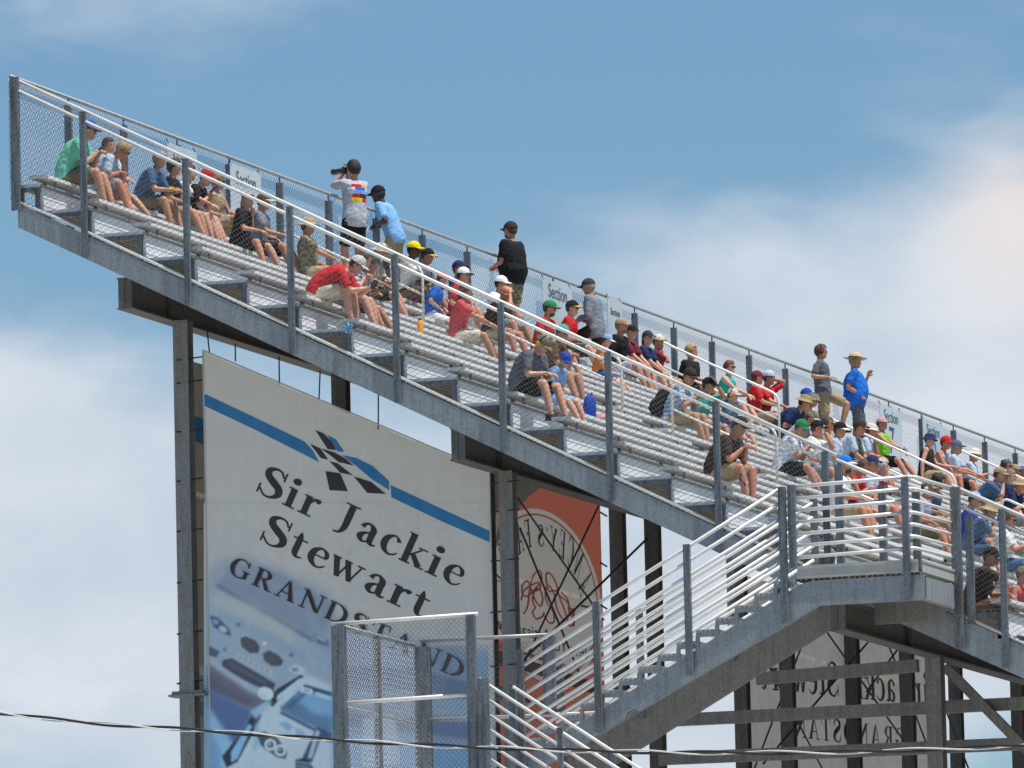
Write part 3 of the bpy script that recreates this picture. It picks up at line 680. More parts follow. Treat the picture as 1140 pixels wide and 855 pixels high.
# photo print: the two race cars, rasterised from soft edged shapes into a fine colour grid
import numpy as np
def raster():
    X0,X1,Y0,Y1,ST=227,545,560,900,.8
    W_=int((X1-X0)/ST); H_=int((Y1-Y0)/ST); gx,gy=np.meshgrid(X0+ST*np.arange(W_),Y0+ST*np.arange(H_))
    P00=at(X0,Y0,Y=BY);P10=at(X1,Y0,Y=BY);P01=at(X0,Y1,Y=BY);P11=at(X1,Y1,Y=BY)
    u=(gx-X0)/(X1-X0); v=(gy-Y0)/(Y1-Y0)
    wx=(P00.x*(1-u)+P10.x*u)*(1-v)+(P01.x*(1-u)+P11.x*u)*v; wz=(P00.z*(1-u)+P10.z*u)*(1-v)+(P01.z*(1-u)+P11.z*u)*v
    t=((wz+.45*wx)+9.6)/6.8
    img=np.stack([np.interp(t,[p for p,c in BSTOPS],[c[k] for p,c in BSTOPS]) for k in range(3)],-1)
    def lin(c):
        v=(np.array(c)/255.)**2.2*1.72; return v*.84+v.mean()*.16
    def inside(P):
        m=np.zeros(gx.shape,bool); n=len(P)
        for i in range(n):
            x1,y1=P[i]; x2,y2=P[(i+1)%n]
            if y1==y2: continue
            c=((y1>gy)!=(y2>gy))&(gx<(x2-x1)*(gy-y1)/(y2-y1)+x1); m^=c
        return m.astype(float)
    def blur(m,k):
        for _ in range(2):
            for ax in (0,1):
                pd=[(0,0),(0,0)]; pd[ax]=(k,k); mp_=np.pad(m,pd,mode='edge'); L0=m.shape[ax]; q=sum(np.take(mp_,np.arange(d,d+L0),ax) for d in range(2*k+1))
                m=q/(2*k+1)
        return m
    def sh(P,c,k=1,a=1.,tr=True):
        nonlocal img
        if tr: P=[(x/3.368+211,y/3.366+601) for x,y in P]
        m=blur(inside(P),k)[...,None]*a; img=img*(1-m)+lin(c)*m
    E=lambda cx,cy,rx,ry,r=0:ell(cx,cy,rx,ry,r,20)
    sh([(60,130),(110,70),(220,60),(520,190),(560,300),(560,540),(440,500),(330,560),(60,420)],(128,144,160),6,.7)
    sh([(110,165),(165,85),(330,120),(540,240),(520,330),(470,385),(110,190)],(118,133,152),3,.9)
    sh([(175,100),(330,135),(500,230),(480,300),(300,200),(150,140)],(132,146,162),5,.6)
    sh([(104,162),(470,372),(466,388),(100,184)],(96,112,134),1,.8)
    sh([(70,190),(108,186),(460,388),(540,440),(540,530),(440,500),(330,545),(70,405)],(136,156,172),2)
    sh([(85,195),(230,240),(400,345),(390,400),(240,345),(90,255)],(166,170,164),5,.75)
    sh([(110,260),(280,330),(440,430),(430,450),(260,370),(110,290)],(118,146,170),3,.6)
    sh([(75,283),(110,293),(150,333),(158,362),(130,354),(90,327)],(66,92,118),1); sh(E(126,336,17,11,.6),(158,174,182),1); sh(E(98,308,12,8,.6),(120,150,175),1)
    for P in ([(187,364),(213,357),(255,377),(271,403),(264,432),(228,431),(192,403)],[(272,424),(298,409),(343,433),(361,458),(347,478),(307,477),(275,452)]):
        sh(P,(150,168,178),2,.8); c0=(sum(x for x,y in P)/7,sum(y for x,y in P)/7); sh([(c0[0]+(x-c0[0])*.9,c0[1]+(y-c0[1])*.88) for x,y in P],(76,80,91),1)
    sh(E(284,389,8,7),(196,200,198),1); sh(E(185,319,8,8),(88,108,130),1); sh(E(385,432,9,8),(84,104,126),1); sh(E(133,412,9,8),(88,118,150),1)
    sh([(178,425),(318,490),(310,514),(172,449)],(152,168,172),1)
    for i in range(6): sh([(186+i*21,433+i*9.6),(197+i*21,438+i*9.6),(194+i*21,452+i*9.6),(183+i*21,447+i*9.6)],(122,144,156),1,.8)
    sh([(125,452),(160,444),(326,540),(318,564),(258,553),(170,511),(121,474)],(66,72,85),1); sh([(140,462),(160,456),(300,536),(290,545),(165,486)],(84,92,106),1,.7)
    sh([(70,395),(115,420),(101,443),(70,433)],(72,88,110),1)
    sh([(70,440),(120,478),(250,558),(332,574),(328,592),(240,577),(110,502),(70,464)],(146,166,180),2)
    sh([(70,464),(240,580),(322,594),(250,644),(160,604),(70,562)],(97,97,112),3); sh([(70,500),(150,560),(240,600),(220,625),(120,590),(70,550)],(84,84,100),3,.7)
    sh([(70,560),(160,602),(245,642),(185,760),(120,810),(70,780)],(72,98,140),3); sh([(70,625),(165,765),(150,870),(70,870)],(122,168,202),3); sh([(70,700),(120,790),(110,900),(70,900)],(96,146,188),2)
    sh([(455,250),(525,390),(545,440),(500,405),(440,300)],(126,142,162),3); sh([(470,352),(524,378),(528,402),(482,390)],(80,106,138),1); sh([(478,358),(515,376),(512,384),(480,370)],(150,172,188),1,.8)
    sh([(372,486),(400,468),(440,482),(432,508),(392,503)],(166,184,194),1); sh(E(398,488,12,8),(98,122,146),1)
    sh([(235,668),(300,602),(330,560),(430,500),(560,560),(560,1000),(120,1000),(150,810)],(168,188,198),2)
    sh([(420,600),(560,640),(560,720),(420,690)],(150,176,194),4,.6)
    sh([(343,628),(440,543),(560,585),(560,745),(345,640)],(78,118,154),1); sh([(395,592),(450,560),(560,604),(560,665),(470,652)],(108,160,196),3,.9); sh([(360,628),(430,570),(445,575),(380,635)],(60,92,126),2)
    sh([(430,543),(560,578),(560,596),(430,560)],(44,72,104),1)
    sh([(298,614),(328,560),(420,506),(432,514),(370,560),(315,628)],(42,56,76),1); sh([(322,592),(418,519),(424,526),(334,602)],(166,194,212),1); sh([(345,640),(560,748),(560,764),(340,652)],(62,90,120),1)
    sh(E(297,585,34,27,.35),(38,48,62),1); sh(E(288,578,30,24,.35),(188,208,218),1); sh(E(280,586,18,12,.35),(150,182,204),2,.8)
    sh([(422,550),(466,563),(460,581),(419,570)],(196,204,204),1); sh([(432,558),(456,565),(452,574),(430,568)],(90,130,170),1,.8); sh([(475,570),(540,590),(536,603),(474,586)],(148,190,216),1)
    sh([(122,812),(200,718),(243,640),(264,630),(272,660),(232,740),(182,832),(140,856)],(44,54,70),1); sh([(158,795),(223,690),(236,700),(182,820),(158,834)],(112,168,204),1); sh([(228,645),(300,600),(312,610),(252,674)],(132,172,198),2); sh([(248,690),(262,680),(268,760),(240,800)],(120,160,190),2,.8)
    sh([(253,726),(285,720),(332,744),(367,790),(366,822),(330,816),(268,770)],(56,80,100),1)
    for cx,cy in ((306,769),(343,790)): sh(E(cx,cy,22,22),(196,208,212),1); sh(E(cx,cy,14,14),(72,96,118),1); sh(E(cx-3,cy-4,5,5),(150,175,190),1)
    sh([(335,690),(365,680),(392,705),(372,717)],(120,160,190),1); sh([(398,703),(432,718),(432,742),(404,736)],(124,162,190),1)
    sh([(480,700),(560,735),(560,765),(492,752),(462,835),(418,835),(450,765)],(52,78,108),1); sh([(478,712),(492,720),(462,820),(446,820)],(170,190,200),1,.8)
    sh([(400,822),(440,818),(476,866),(480,1000),(396,1000)],(48,62,82),1)
    for i in range(9): sh([(404+i*2,830+i*14),(458,838+i*14),(458,843+i*14),(404+i*2,836+i*14)],(140,164,178),1,.8)
    # right part of the print: track side, seen through the cage
    q=lambda P,c,k=2,a=1:sh(P,c,k,a,False)
    q([(372,700),(548,725),(548,900),(372,900)],(104,138,170),6,.8); q([(372,742),(460,744),(548,766),(548,786),(450,768),(372,770)],(88,112,142),2); q([(372,790),(548,808),(548,826),(372,806)],(82,112,150),2)
    q([(372,812),(470,822),(548,840),(548,900),(372,900)],(100,152,192),3); q([(405,800),(440,796),(446,850),(404,856)],(160,184,198),2,.8); q([(470,770),(520,778),(530,800),(470,795)],(134,162,184),2,.8)
    rg=np.random.default_rng(3); n=rg.standard_normal(gx.shape); n=blur(n,2)*2.2; img=np.clip(img*(1+.045*n[...,None]),0,1)
    # blend to the sheet colour along the top of the picture
    co=np.stack([wx,np.full_like(wx,BY-.003),wz],-1).reshape(-1,3)
    # follow the raked top of the picture: keep only cells below it
    idx=np.arange(H_*W_).reshape(H_,W_); F=np.stack([idx[:-1,:-1],idx[:-1,1:],idx[1:,1:],idx[1:,:-1]],-1).reshape(-1,4)[:,::-1]
    me=bpy.data.meshes.new('race_car_picture'); me.vertices.add(len(co)); me.vertices.foreach_set('co',co.ravel()); me.loops.add(F.size); me.loops.foreach_set('vertex_index',F.ravel().astype('i')); me.polygons.add(len(F)); me.polygons.foreach_set('loop_start',(np.arange(len(F))*4).astype('i')); me.polygons.foreach_set('loop_total',np.full(len(F),4,'i')); me.update(calc_edges=True)
    ca=me.color_attributes.new('print','FLOAT_COLOR','POINT'); rgba=np.concatenate([img.reshape(-1,3),np.ones((H_*W_,1))],1).astype('f'); ca.data.foreach_set('color',rgba.ravel())
    m,nt,b=_mat('print_photo'); N=nt.nodes; at_=N.new('ShaderNodeAttribute'); at_.attribute_name='print'; nt.links.new(at_.outputs['Color'],b.inputs['Base Color']); b.inputs['Roughness'].default_value=.6; ripple(nt,b)
    me.materials.append(m); o=bpy.data.objects.new('race_car_picture',me); COL.objects.link(o); o.parent=e; o.matrix_parent_inverse=e.matrix_basis.inverted()
raster()
z1=(3.289,190,370)
lg=MB()
def dl(pts,mat,off=.004): decal(lg,pts,PL,off,mat,z1)
dl([(113,220),(300,308),(490,400),(520,432),(543,475),(300,352),(113,264)],PB)
dl([(628,450),(680,460),(740,490),(800,545),(800,578),(740,540),(680,490)],PB)
dl([(806,560),(980,640),(1168,727),(1168,769),(980,686),(808,604)],PB)
dl([(573,376),(605,392),(636,438),(612,436)],PB)
for P in ([(530,358),(560,370),(590,400),(607,432),(575,428)],[(510,408),(548,425),(578,467),(550,460)],[(550,425),(600,440),(640,462),(670,488),(615,475),(590,455)],[(582,472),(612,480),(668,524),(621,514)],[(567,508),(621,516),(649,582),(582,578)],[(670,527),(735,548),(788,592),(720,588)]): dl(P,PK,.0045)
lg.build('chequered_flag_logo',None,e)
nr=(0,-1,0); g=lambda x,y:at(x,y,Y=BY)
tx=MB(); put_text(tx,'Sir Jackie',g(284,547),g(514,656),.42,nr,PK,track=.05,off0=.004)
tx.build('lettering',PK,e); tx=MB(); put_text(tx,'Stewart',g(288,601),g(474,690),.42,nr,PK,track=.05,off0=.004)
tx.build('lettering',PK,e); tx=MB(); put_text(tx,'GRANDSTAND',g(253,638),g(517,759),.265,nr,PK,track=.13,off0=.018)
tx.build('lettering',PK,e)
for y in (397,423,477,532,588,645,702,757): 
    cdm=MB(); a=g(226,y); b=at(197,y+4,Y=1.48); cdm.tube([a,b,(b.x-.02,1.7,b.z)],.011,5); cdm.build('tie_cord',BLACK,e)
for y in (538,570,625,682,742):
    cdm=MB(); a=g(546,y); b=at(578,y-3,Y=1.46); cdm.tube([a,b],.011,5); cdm.build('tie_cord',BLACK,e)
for (x0,y0,x1,y1) in ((229,360,233,392),(261,382,262,402),(310,396,311,428),(356,412,355,446),(421,432,421,478)):
    cdm=MB(); a=at(x1,y1,Y=BY); cdm.tube([a,(a.x+(x0-x1)*.0125,1.62,a.z+(y1-y0)*.0125)],.011,5); cdm.build('tie_cord',BLACK,e)
# ---- banner on the rear face, first bay ----
BX=1.72; PR=('X',BX,(1,0,0))
e=empty('banner',(BX,4.6,-11.5),'narrow strip of a second grey banner with blue stripe behind the far left column','banner')
m=MB(); m.prism([at(207,400,X=BX),at(360,448,X=BX),at(360,452,X=BX)+Vector((0,0,-7.6)),at(207,400,X=BX)+Vector((0,0,-7.6))],(-.004,0,0)); m.build('vinyl_sheet',tone('banner_vinyl_tan',(.62,.56,.46)),e)
m=MB(); decal(m,[(207,460),(360,510),(360,540),(207,488)],PR,.003,PB); m.build('printed_stripe',PB,e)
def see_through(m,f):
    # thin vinyl: daylight from outside glows through
    nt=m.node_tree; N=nt.nodes; L=nt.links; b=N['Principled BSDF']; out=N['Material Output']; t=N.new('ShaderNodeBsdfTranslucent'); mx=N.new('ShaderNodeMixShader'); mx.inputs[0].default_value=f
    if b.inputs['Base Color'].is_linked: L.new(b.inputs['Base Color'].links[0].from_socket,t.inputs['Color'])
    L.new(b.outputs[0],mx.inputs[1]); L.new(t.outputs[0],mx.inputs[2]); L.new(mx.outputs[0],out.inputs['Surface']); return m
# ---- orange cheese banner ----
e=empty('banner',(BX,17.5,-9.8),'orange banner with a cream oval and mirrored lettering, hung on the rear columns','banner')
ORG=tone('print_orange',(.92,.30,.19)); CRM=tone('print_cream',(.82,.74,.64)); RED=tone('print_red',(.70,.17,.12)); GRB=tone('print_grey_brown',(.34,.31,.27)); BRN=tone('print_brown',(.16,.10,.05))
C0=at(547,516,X=BX); C1=at(668,556,X=BX)
ctr=at(607,664,X=BX); EA,EB=2.78,1.36
om,nt,bs=_mat('print_orange_oval'); N=nt.nodes; L=nt.links; tc=N.new('ShaderNodeTexCoord')
mp=N.new('ShaderNodeVectorMath'); mp.operation='SUBTRACT'; mp.inputs[1].default_value=ctr; L.new(tc.outputs['Object'],mp.inputs[0])
m2=N.new('ShaderNodeVectorMath'); m2.operation='MULTIPLY'; m2.inputs[1].default_value=(0,1/EA,1/EB); L.new(mp.outputs[0],m2.inputs[0])
ln=N.new('ShaderNodeVectorMath'); ln.operation='LENGTH'; L.new(m2.outputs[0],ln.inputs[0]); hf=N.new('ShaderNodeMath'); hf.operation='MULTIPLY'; hf.inputs[1].default_value=.5; L.new(ln.outputs['Value'],hf.inputs[0])
cr=N.new('ShaderNodeValToRGB'); cr.color_ramp.interpolation='CONSTANT'; el=cr.color_ramp.elements; cC=(.86,.78,.68,1); cO=(.84,.22,.14,1); cR=(.70,.16,.12,1)
el[0].position=0; el[0].color=cC; el[1].position=.4575; el[1].color=cR
for p_,c_ in ((.469,cC),(.5,cO)): q_=el.new(p_); q_.color=c_
L.new(hf.outputs[0],cr.inputs[0]); L.new(cr.outputs[0],bs.inputs['Base Color']); bs.inputs['Roughness'].default_value=.6; ripple(nt,bs); see_through(om,.42)
m=MB(); m.add([C0,C1,Vector((BX,C1.y,-10.4)),Vector((BX,C0.y,-10.4))],[(0,1,2,3)]); m.build('vinyl_sheet',om,e)
pr=MB(); nn=Vector((1,0,0))
def de(pts,off,mat): decal(pr,pts,PR,off,mat)
de([(547,524),(601,543),(588,553),(570,575),(556,600),(547,620)],.003,GRB); 
de([(547,585),(562,545),(566,540),(570,548),(558,575),(549,610)],.004,CRM)
def wel(a,b,off,mat,n=48): pr.add([Vector((BX+off,ctr.y+a*math.cos(t),ctr.z+b*math.sin(t)-.0)) for t in [2*math.pi*i/n for i in range(n)]],[tuple(range(n))],mat)
de([(547,722),(640,752),(668,762),(668,775),(600,752),(547,736)],.0105,BRN)
de([(547,714),(632,741),(632,745),(547,718)],.0106,RED)
de([(547,765),(668,800),(668,806),(547,771)],.0107,BRN)
# mirrored arc lettering: runs from the right end over the top to the left
txt="YANCEY'S FANCY"; Wt=sum(GLY[c][0]+.12 for c in txt); x=0; k=0
for c in txt:
    wc=GLY[c][0]; tmid=(x+wc/2)/Wt; th=math.radians(-6+192*tmid)
    rx,ry=EA*.62,EB*.57; p=Vector((0,ctr.y+rx*math.cos(th),ctr.z+ry*math.sin(th)))
    tg=Vector((0,-rx*math.sin(th),ry*math.cos(th))); sc=tg.length*math.radians(192)/Wt; tg.normalize(); up=Vector((0,math.cos(th)/rx,math.sin(th)/ry)).normalized()
    lh=.30*(EA/EB*abs(up.y)+abs(up.z))*1.05
    for gi,(kk,pp) in enumerate(GLY[c][1]):
        for P in glyph_quads(c)[gi:gi+1]:
            mm=len(P); o=.011+.0005*((k%9)+1); k+=1
            pts=[Vector((BX+o,0,0))+p+tg*((a-wc/2)*sc*.92)+up*(b*lh) for a,b in P]
            if kk=='d': pr.add(pts,[tuple(range(mm))],PK)
            else: pr.add(pts,[(i,i+1,mm-2-i,mm-1-i) for i in range(mm//2-1)],PK)
    x+=wc+.12
# red flourish
def flo(pts,w=.035):
    q=cat2([(a,b,w) for a,b in pts],6); P=[at(a,b,X=BX) for a,b,_ in q]; 
    pr.tube([p+nn*.016 for p in P],.015,4,RED)
z4=lambda L:[(a/7.125+540,b/7.125+640) for a,b in L]
flo(z4([(300,310),(330,250),(350,100),(380,0),(430,-30),(440,40),(400,100),(330,170),(290,150),(290,80),(330,50),(360,120),(390,200),(430,250),(450,200),(430,120),(390,120),(370,200),(390,260),(370,300),(400,350),(450,330),(460,300)]))
flo(z4([(280,200),(300,130),(350,90),(420,60),(430,110),(380,130)])); flo(z4([(700,400),(660,400),(640,330),(600,220),(560,130),(500,130),(480,60),(480,-10),(520,0),(560,80),(580,160),(640,210),(680,300),(700,370),(680,410)]))
flo(z4([(455,310),(500,380),(540,370),(530,290),(490,230),(470,160),(490,80),(540,150),(560,260),(600,340),(650,400)])); flo(z4([(600,140),(650,200),(660,300),(690,330),(700,280),(670,270)]))
# small mirrored script lines
def mtext(txt,px,py,size,mat,slope=.31):
    vs,fs=text_mesh(txt,size); o=at(px,py,X=BX); 
    pr.add([Vector((BX+.0125,o.y-v.x*1.9,o.z+v.y)) for v in vs],fs,mat)
mtext("New York's",660,735,.30,PK); mtext("Artisan",612,716,.30,PK); mtext("Cheese",578,706,.26,PK)
mtext("Since 1947",657,786,.18,CRM); mtext("Handmade",600,772,.18,CRM); mtext("Cheddar  Gouda",665,826,.2,CRM)
pr.build('printed_label',None,e)
for y in (577,633,680,):
    cdm=MB(); a=at(668,y-7,X=BX); b=at(676,y-2,X=BX+.1); cdm.tube([a,b],.014,4); cdm.build('tie_cord',BLACK,e)
# ---- mirrored banner seen under the landing ----
e=empty('banner',(BX,33,-11),'tan banner seen from behind under the landing with mirrored Sir Jackie Stewart lettering','banner')
TAN=tone('banner_backside',(.80,.73,.64))
A=at(827,640,X=BX);B=at(1046,700,X=BX); m=MB(); m.add([A,B,Vector((BX,B.y,-11)),Vector((BX,A.y,-11))],[(0,1,2,3)]); m.build('vinyl_sheet',see_through(TAN,.55),e)
tx=MB(); BK=tone('print_show_through',(.06,.04,.03)); q=lambda x,y:at(x,y,X=BX)
put_text(tx,'Sir Jackie Stewart',q(1047,787),q(846,767),.60,(1,0,0),BK,track=.05,off0=.003)
tx.build('lettering',BK,e); tx=MB(); put_text(tx,'GRANDSTAND',q(1008,836),q(866,818),.40,(1,0,0),BK,track=.14,off0=.003)
tx.build('lettering',BK,e)
# ================= people =================
from mathutils import noise as NZ
SK={'l':(.54,.27,.17),'t':(.46,.235,.145),'p':(.62,.33,.235),'r':(.53,.225,.14),'d':(.085,.042,.026)}
def skinmat(k): return pmat('skin_'+k,SK[k],.5,0,.14,9,bump=.05,spec=.35)
EYE=pmat('eye_dark',(.02,.015,.012),.3); LIP=pmat('lips',(.36,.12,.09),.5); GLASS=pmat('sunglass_lens',(.012,.012,.014),.12); GLASSO=pmat('orange_lens',(.75,.22,.03),.12)
CC={'red':(.60,.025,.03),'coral':(.66,.09,.09),'green':(.17,.60,.42),'lime':(.22,.55,.04),'sage':(.12,.19,.11),'teal':(.03,.42,.36),'dgreen':(.03,.22,.09),'navy':(.02,.035,.10),'blue':(.02,.16,.62),'royal':(.015,.07,.42),
'lblue':(.22,.45,.75),'pblue':(.46,.55,.68),'denim':(.07,.13,.25),'slate':(.10,.12,.16),'white':(.80,.80,.80),'cream':(.66,.61,.50),'lgrey':(.46,.48,.54),'grey':(.22,.24,.28),'mgrey':(.13,.14,.17),'char':(.045,.047,.055),'black':(.016,.016,.018),
'brown':(.14,.08,.045),'dbrown':(.05,.033,.024),'khaki':(.36,.27,.16),'tan':(.44,.33,.20),'olive':(.15,.13,.075),'maroon':(.18,.025,.04),'yellow':(.80,.62,.02),'gold':(.75,.42,.03),'orange':(.80,.25,.02),'lilac':(.46,.44,.58),'pink':(.65,.33,.33),
'straw':(.66,.53,.32),'blond':(.55,.38,.17),'hgrey':(.36,.33,.30),'hwhite':(.60,.57,.53),'hbrown':(.085,.045,.025),'hblack':(.018,.014,.012),'hred':(.20,.035,.025),'hlight':(.30,.19,.10)}
def cloth(c,kind='cloth'):
    if c in ('plaidb','plaidw','camo','floral','stripe'):
        nm='cloth_'+c
        if nm in MATS: return MATS[nm]
        if c=='camo': return pmat(nm,(.30,.26,.17),.9,0,0,22,col2=(.09,.085,.05),detail=1,bump=.2)
        if c=='floral': return pmat(nm,(.60,.56,.46),.9,0,0,30,col2=(.16,.15,.13),detail=1,bump=.2)
        m,nt,b=_mat(nm); N=nt.nodes;L=nt.links; tc=N.new('ShaderNodeTexCoord')
        base,ln={'plaidb':((.55,.64,.74),(.08,.20,.45)),'plaidw':((.78,.80,.84),(.40,.48,.62)),'stripe':((.62,.64,.70),(.14,.18,.30))}[c]
        fac=None
        for ax in ((0,1,0),(0,0,1)) if c!='stripe' else ((0,0,1),):
            d=N.new('ShaderNodeVectorMath'); d.operation='DOT_PRODUCT'; L.new(tc.outputs['Object'],d.inputs[0]); d.inputs[1].default_value=(ax[0]+.35*ax[1],ax[1],ax[2])
            s=N.new('ShaderNodeMath'); s.operation='MULTIPLY'; s.inputs[1].default_value=95; L.new(d.outputs['Value'],s.inputs[0])
            q=N.new('ShaderNodeMath'); q.operation='SINE'; L.new(s.outputs[0],q.inputs[0])
            g=N.new('ShaderNodeMath'); g.operation='GREATER_THAN'; g.inputs[1].default_value=.25; L.new(q.outputs[0],g.inputs[0])
            if fac is None: fac=g.outputs[0]
            else:
                a=N.new('ShaderNodeMath'); a.operation='ADD'; L.new(fac,a.inputs[0]); L.new(g.outputs[0],a.inputs[1]); h=N.new('ShaderNodeMath'); h.operation='MULTIPLY'; h.inputs[1].default_value=.5; L.new(a.outputs[0],h.inputs[0]); fac=h.outputs[0]
        mx=N.new('ShaderNodeMix'); mx.data_type='RGBA'; L.new(fac,mx.inputs[0]); mx.inputs[6].default_value=(*base,1); mx.inputs[7].default_value=(*ln,1); L.new(mx.outputs[2],b.inputs['Base Color']); b.inputs['Roughness'].default_value=.9
        MATS[nm]=m; return m
    return pmat('cloth_'+c,CC[c],.88,0,.22,6,bump=.35,bscale=14,spec=.2)
def hairm(c): return pmat('hair_'+c,CC[c],.6,0,.45,40,bump=.6,bscale=90)
HELP=[]
def remesh(mb,vox,smooth=3,wr=0.,seed=0):
    """fuse the overlapping limb volumes of mb into one continuous surface"""
    me=bpy.data.meshes.new('t'); me.from_pydata(mb.v,[],mb.f); me.update()
    o=bpy.data.objects.new('t',me); COL.objects.link(o)
    m=o.modifiers.new('r','REMESH'); m.mode='VOXEL'; m.voxel_size=vox; m.adaptivity=0
    if smooth:
        s=o.modifiers.new('s','SMOOTH'); s.iterations=smooth; s.factor=.5
    dg=bpy.context.evaluated_depsgraph_get(); r=bpy.data.meshes.new_from_object(o.evaluated_get(dg))
    bpy.data.objects.remove(o); bpy.data.meshes.remove(me)
    V_=[v.co.copy() for v in r.vertices]; F_=[tuple(p.vertices) for p in r.polygons]
    if wr:
        nn=[v.normal.copy() for v in r.vertices]; off=Vector((seed*3.1,seed*1.7,seed*.9))
        V_=[v+n*(wr*(NZ.noise(Vector((v.x*10,v.y*14,v.z*22+v.x*9))+off)+.5*NZ.noise(Vector((v.x*22,v.y*22,v.z*34))+off))) for v,n in zip(V_,nn)]
    bpy.data.meshes.remove(r); return V_,F_
def ell_loft(mb,rings,n=14,m=None):
    """rings: (centre, axis direction, forward half size, side half size, side vector)"""
    vs=[]
    for c,ax,rf,rs,sd in rings:
        ax=Vector(ax).normalized(); sd=Vector(sd).normalized(); fw=sd.cross(ax).normalized()
        for j in range(n):
            a=2*math.pi*j/n; ca,sa=math.cos(a),math.sin(a)
            vs.append(Vector(c)+fw*rf*ca+sd*rs*sa)
    k=len(rings)
    fs=[(i*n+j,i*n+(j+1)%n,(i+1)*n+(j+1)%n,(i+1)*n+j) for i in range(k-1) for j in range(n)]+[tuple(range(n))[::-1],tuple(range((k-1)*n,k*n))]
    mb.add(vs,fs,m)
def ball(mb,c,r,M=None,n=10,k=7,m=None,keep=None,disp=0.,seed=0):
    rx,ry,rz=(r,r,r) if isinstance(r,(int,float)) else r; vs=[];c=Vector(c)
    for i in range(k+1):
        t=math.pi*i/k
        for j in range(n):
            a=2*math.pi*j/n; p=Vector((rx*math.sin(t)*math.cos(a),ry*math.sin(t)*math.sin(a),rz*math.cos(t)))
            if disp: p*=1+disp*NZ.noise(p*28+Vector((seed,seed,0)))
            vs.append(p+c)
    fs=[]
    for i in range(k):
        for j in range(n):
            f=(i*n+j,(i+1)*n+j,(i+1)*n+(j+1)%n,i*n+(j+1)%n)
            ce=(vs[f[0]]+vs[f[1]]+vs[f[2]]+vs[f[3]])/4
            if keep is None or keep(ce): fs.append(f)
    if M is not None: vs=[M@v for v in vs]
    mb.add(vs,fs,m)
def limb(mb,a,b,ra,rb,n=10,bulge=0.):
    a=Vector(a);b=Vector(b); d=b-a
    pts=[a-d.normalized()*ra*.3]+[a+d*t for t in (0,.3,.6,1)]+[b+d.normalized()*rb*.3]
    rr=[ra*.75,ra,ra+(rb-ra)*.3+bulge,ra+(rb-ra)*.6+bulge*.6,rb,rb*.75]
    mb.tube(pts,rr,n)
def ik(a,t,l1,l2,pole):
    a=Vector(a);t=Vector(t); d=t-a; L_=d.length; mx=(l1+l2)*.985
    if L_>mx: t=a+d*(mx/L_); d=t-a; L_=mx
    L_=max(L_,abs(l1-l2)+.02); x=(l1*l1-l2*l2+L_*L_)/(2*L_); h=math.sqrt(max(0,l1*l1-x*x)); u=d.normalized()
    p=Vector(pole); p=(p-u*p.dot(u)); p=p.normalized() if p.length>1e-4 else Vector((0,0,1))
    return a+u*x+p*h,t
def hand(mb,wr,fd,nrm,s=1.,curl=.5,side=1):
    """five fingered hand: palm then fingers of unequal length, thumb from the side of the palm"""
    u=Vector(fd).normalized(); n=Vector(nrm); n=(n-u*n.dot(u)).normalized(); w=u.cross(n)*side
    s*=1.02
    ell_loft(mb,[(wr-u*.02*s,u,.016*s,.022*s,w),(wr+u*.01*s,u,.017*s,.027*s,w),(wr+u*.05*s,u,.016*s,.038*s,w),(wr+u*.085*s,u,.013*s,.038*s,w),(wr+u*.095*s,u,.008*s,.03*s,w)],8)
    for k,(o,l) in enumerate(((-.028,.060),(-.010,.072),(.009,.077),(.027,.068))):
        p=wr+(u*.085+w*(-o))*s; pts=[p-u*.02*s,p]; a=0
        for seg in (.42,.33,.25):
            a+=curl*.75; dv=u*math.cos(a)+n*math.sin(a); pts.append(pts[-1]+dv*l*seg*s*1.05)
        mb.tube(pts,[.0085*s,.0095*s,.009*s,.0082*s,.0065*s],5)
    p=wr+(u*.025+w*.026)*s; d1=(u*.62+w*.75+n*.25).normalized(); d2=(u*.9+w*.25+n*.4).normalized()
    mb.tube([p-w*.012*s,p,p+d1*.035*s,p+d1*.035*s+d2*.034*s],[.012*s,.0125*s,.0105*s,.008*s],5)
def head_mesh(mb,M,s,skin,mood=0):
    """head in its own frame: x forward, z up, origin at its centre"""
    prof=[(-.118,.050,.020,.030),(-.108,.074,.030,.046),(-.090,.084,.055,.058),(-.065,.087,.068,.065),(-.040,.088,.080,.070),(-.012,.085,.092,.0735),(.015,.084,.099,.076),(.045,.088,.102,.0775),(.075,.078,.096,.073),(.098,.056,.078,.060),(.112,.028,.048,.040),(.118,.0,.01,.012)]
    n=16; vs=[]
    for z,f,b_,w in prof:
        for j in range(n):
            a=2*math.pi*j/n; ca,sa=math.cos(a),math.sin(a)
            x=(f if ca>0 else b_)*(abs(ca)**.85)*(1 if ca>0 else -1); y=w*(abs(sa)**.85)*(1 if sa>0 else -1); vs.append(M@(Vector((x,y,z))*s))
    k=len(prof); fs=[(i*n+j,i*n+(j+1)%n,(i+1)*n+(j+1)%n,(i+1)*n+j) for i in range(k-1) for j in range(n)]+[tuple(range(n))[::-1],tuple(range((k-1)*n,k*n))]
    mb.add(vs,fs,skin)
    q=lambda x,y,z:M@(Vector((x,y,z))*s)
    nose=[q(.083,0,.012),q(.086,.012,-.034),q(.086,-.012,-.034),q(.112,0,-.030),q(.084,0,-.044)]
    mb.add(nose,[(0,1,3),(0,3,2),(1,4,3),(2,3,4)],skin)
    for sg in (1,-1):
        ball(mb,(-.004,.079*1,-.012),(.018,.008,.032),M@Matrix.Diagonal((s,s*sg,s,1)),6,5,skin)
        ball(mb,(.079,.031,.004),(.008,.014,.008),M@Matrix.Diagonal((s,s*sg,s,1)),6,4,EYE)
    ball(mb,(.084,0,-.066),(.008,.024,.007),M@Matrix.Diagonal((s,s,s,1)),6,4,LIP)
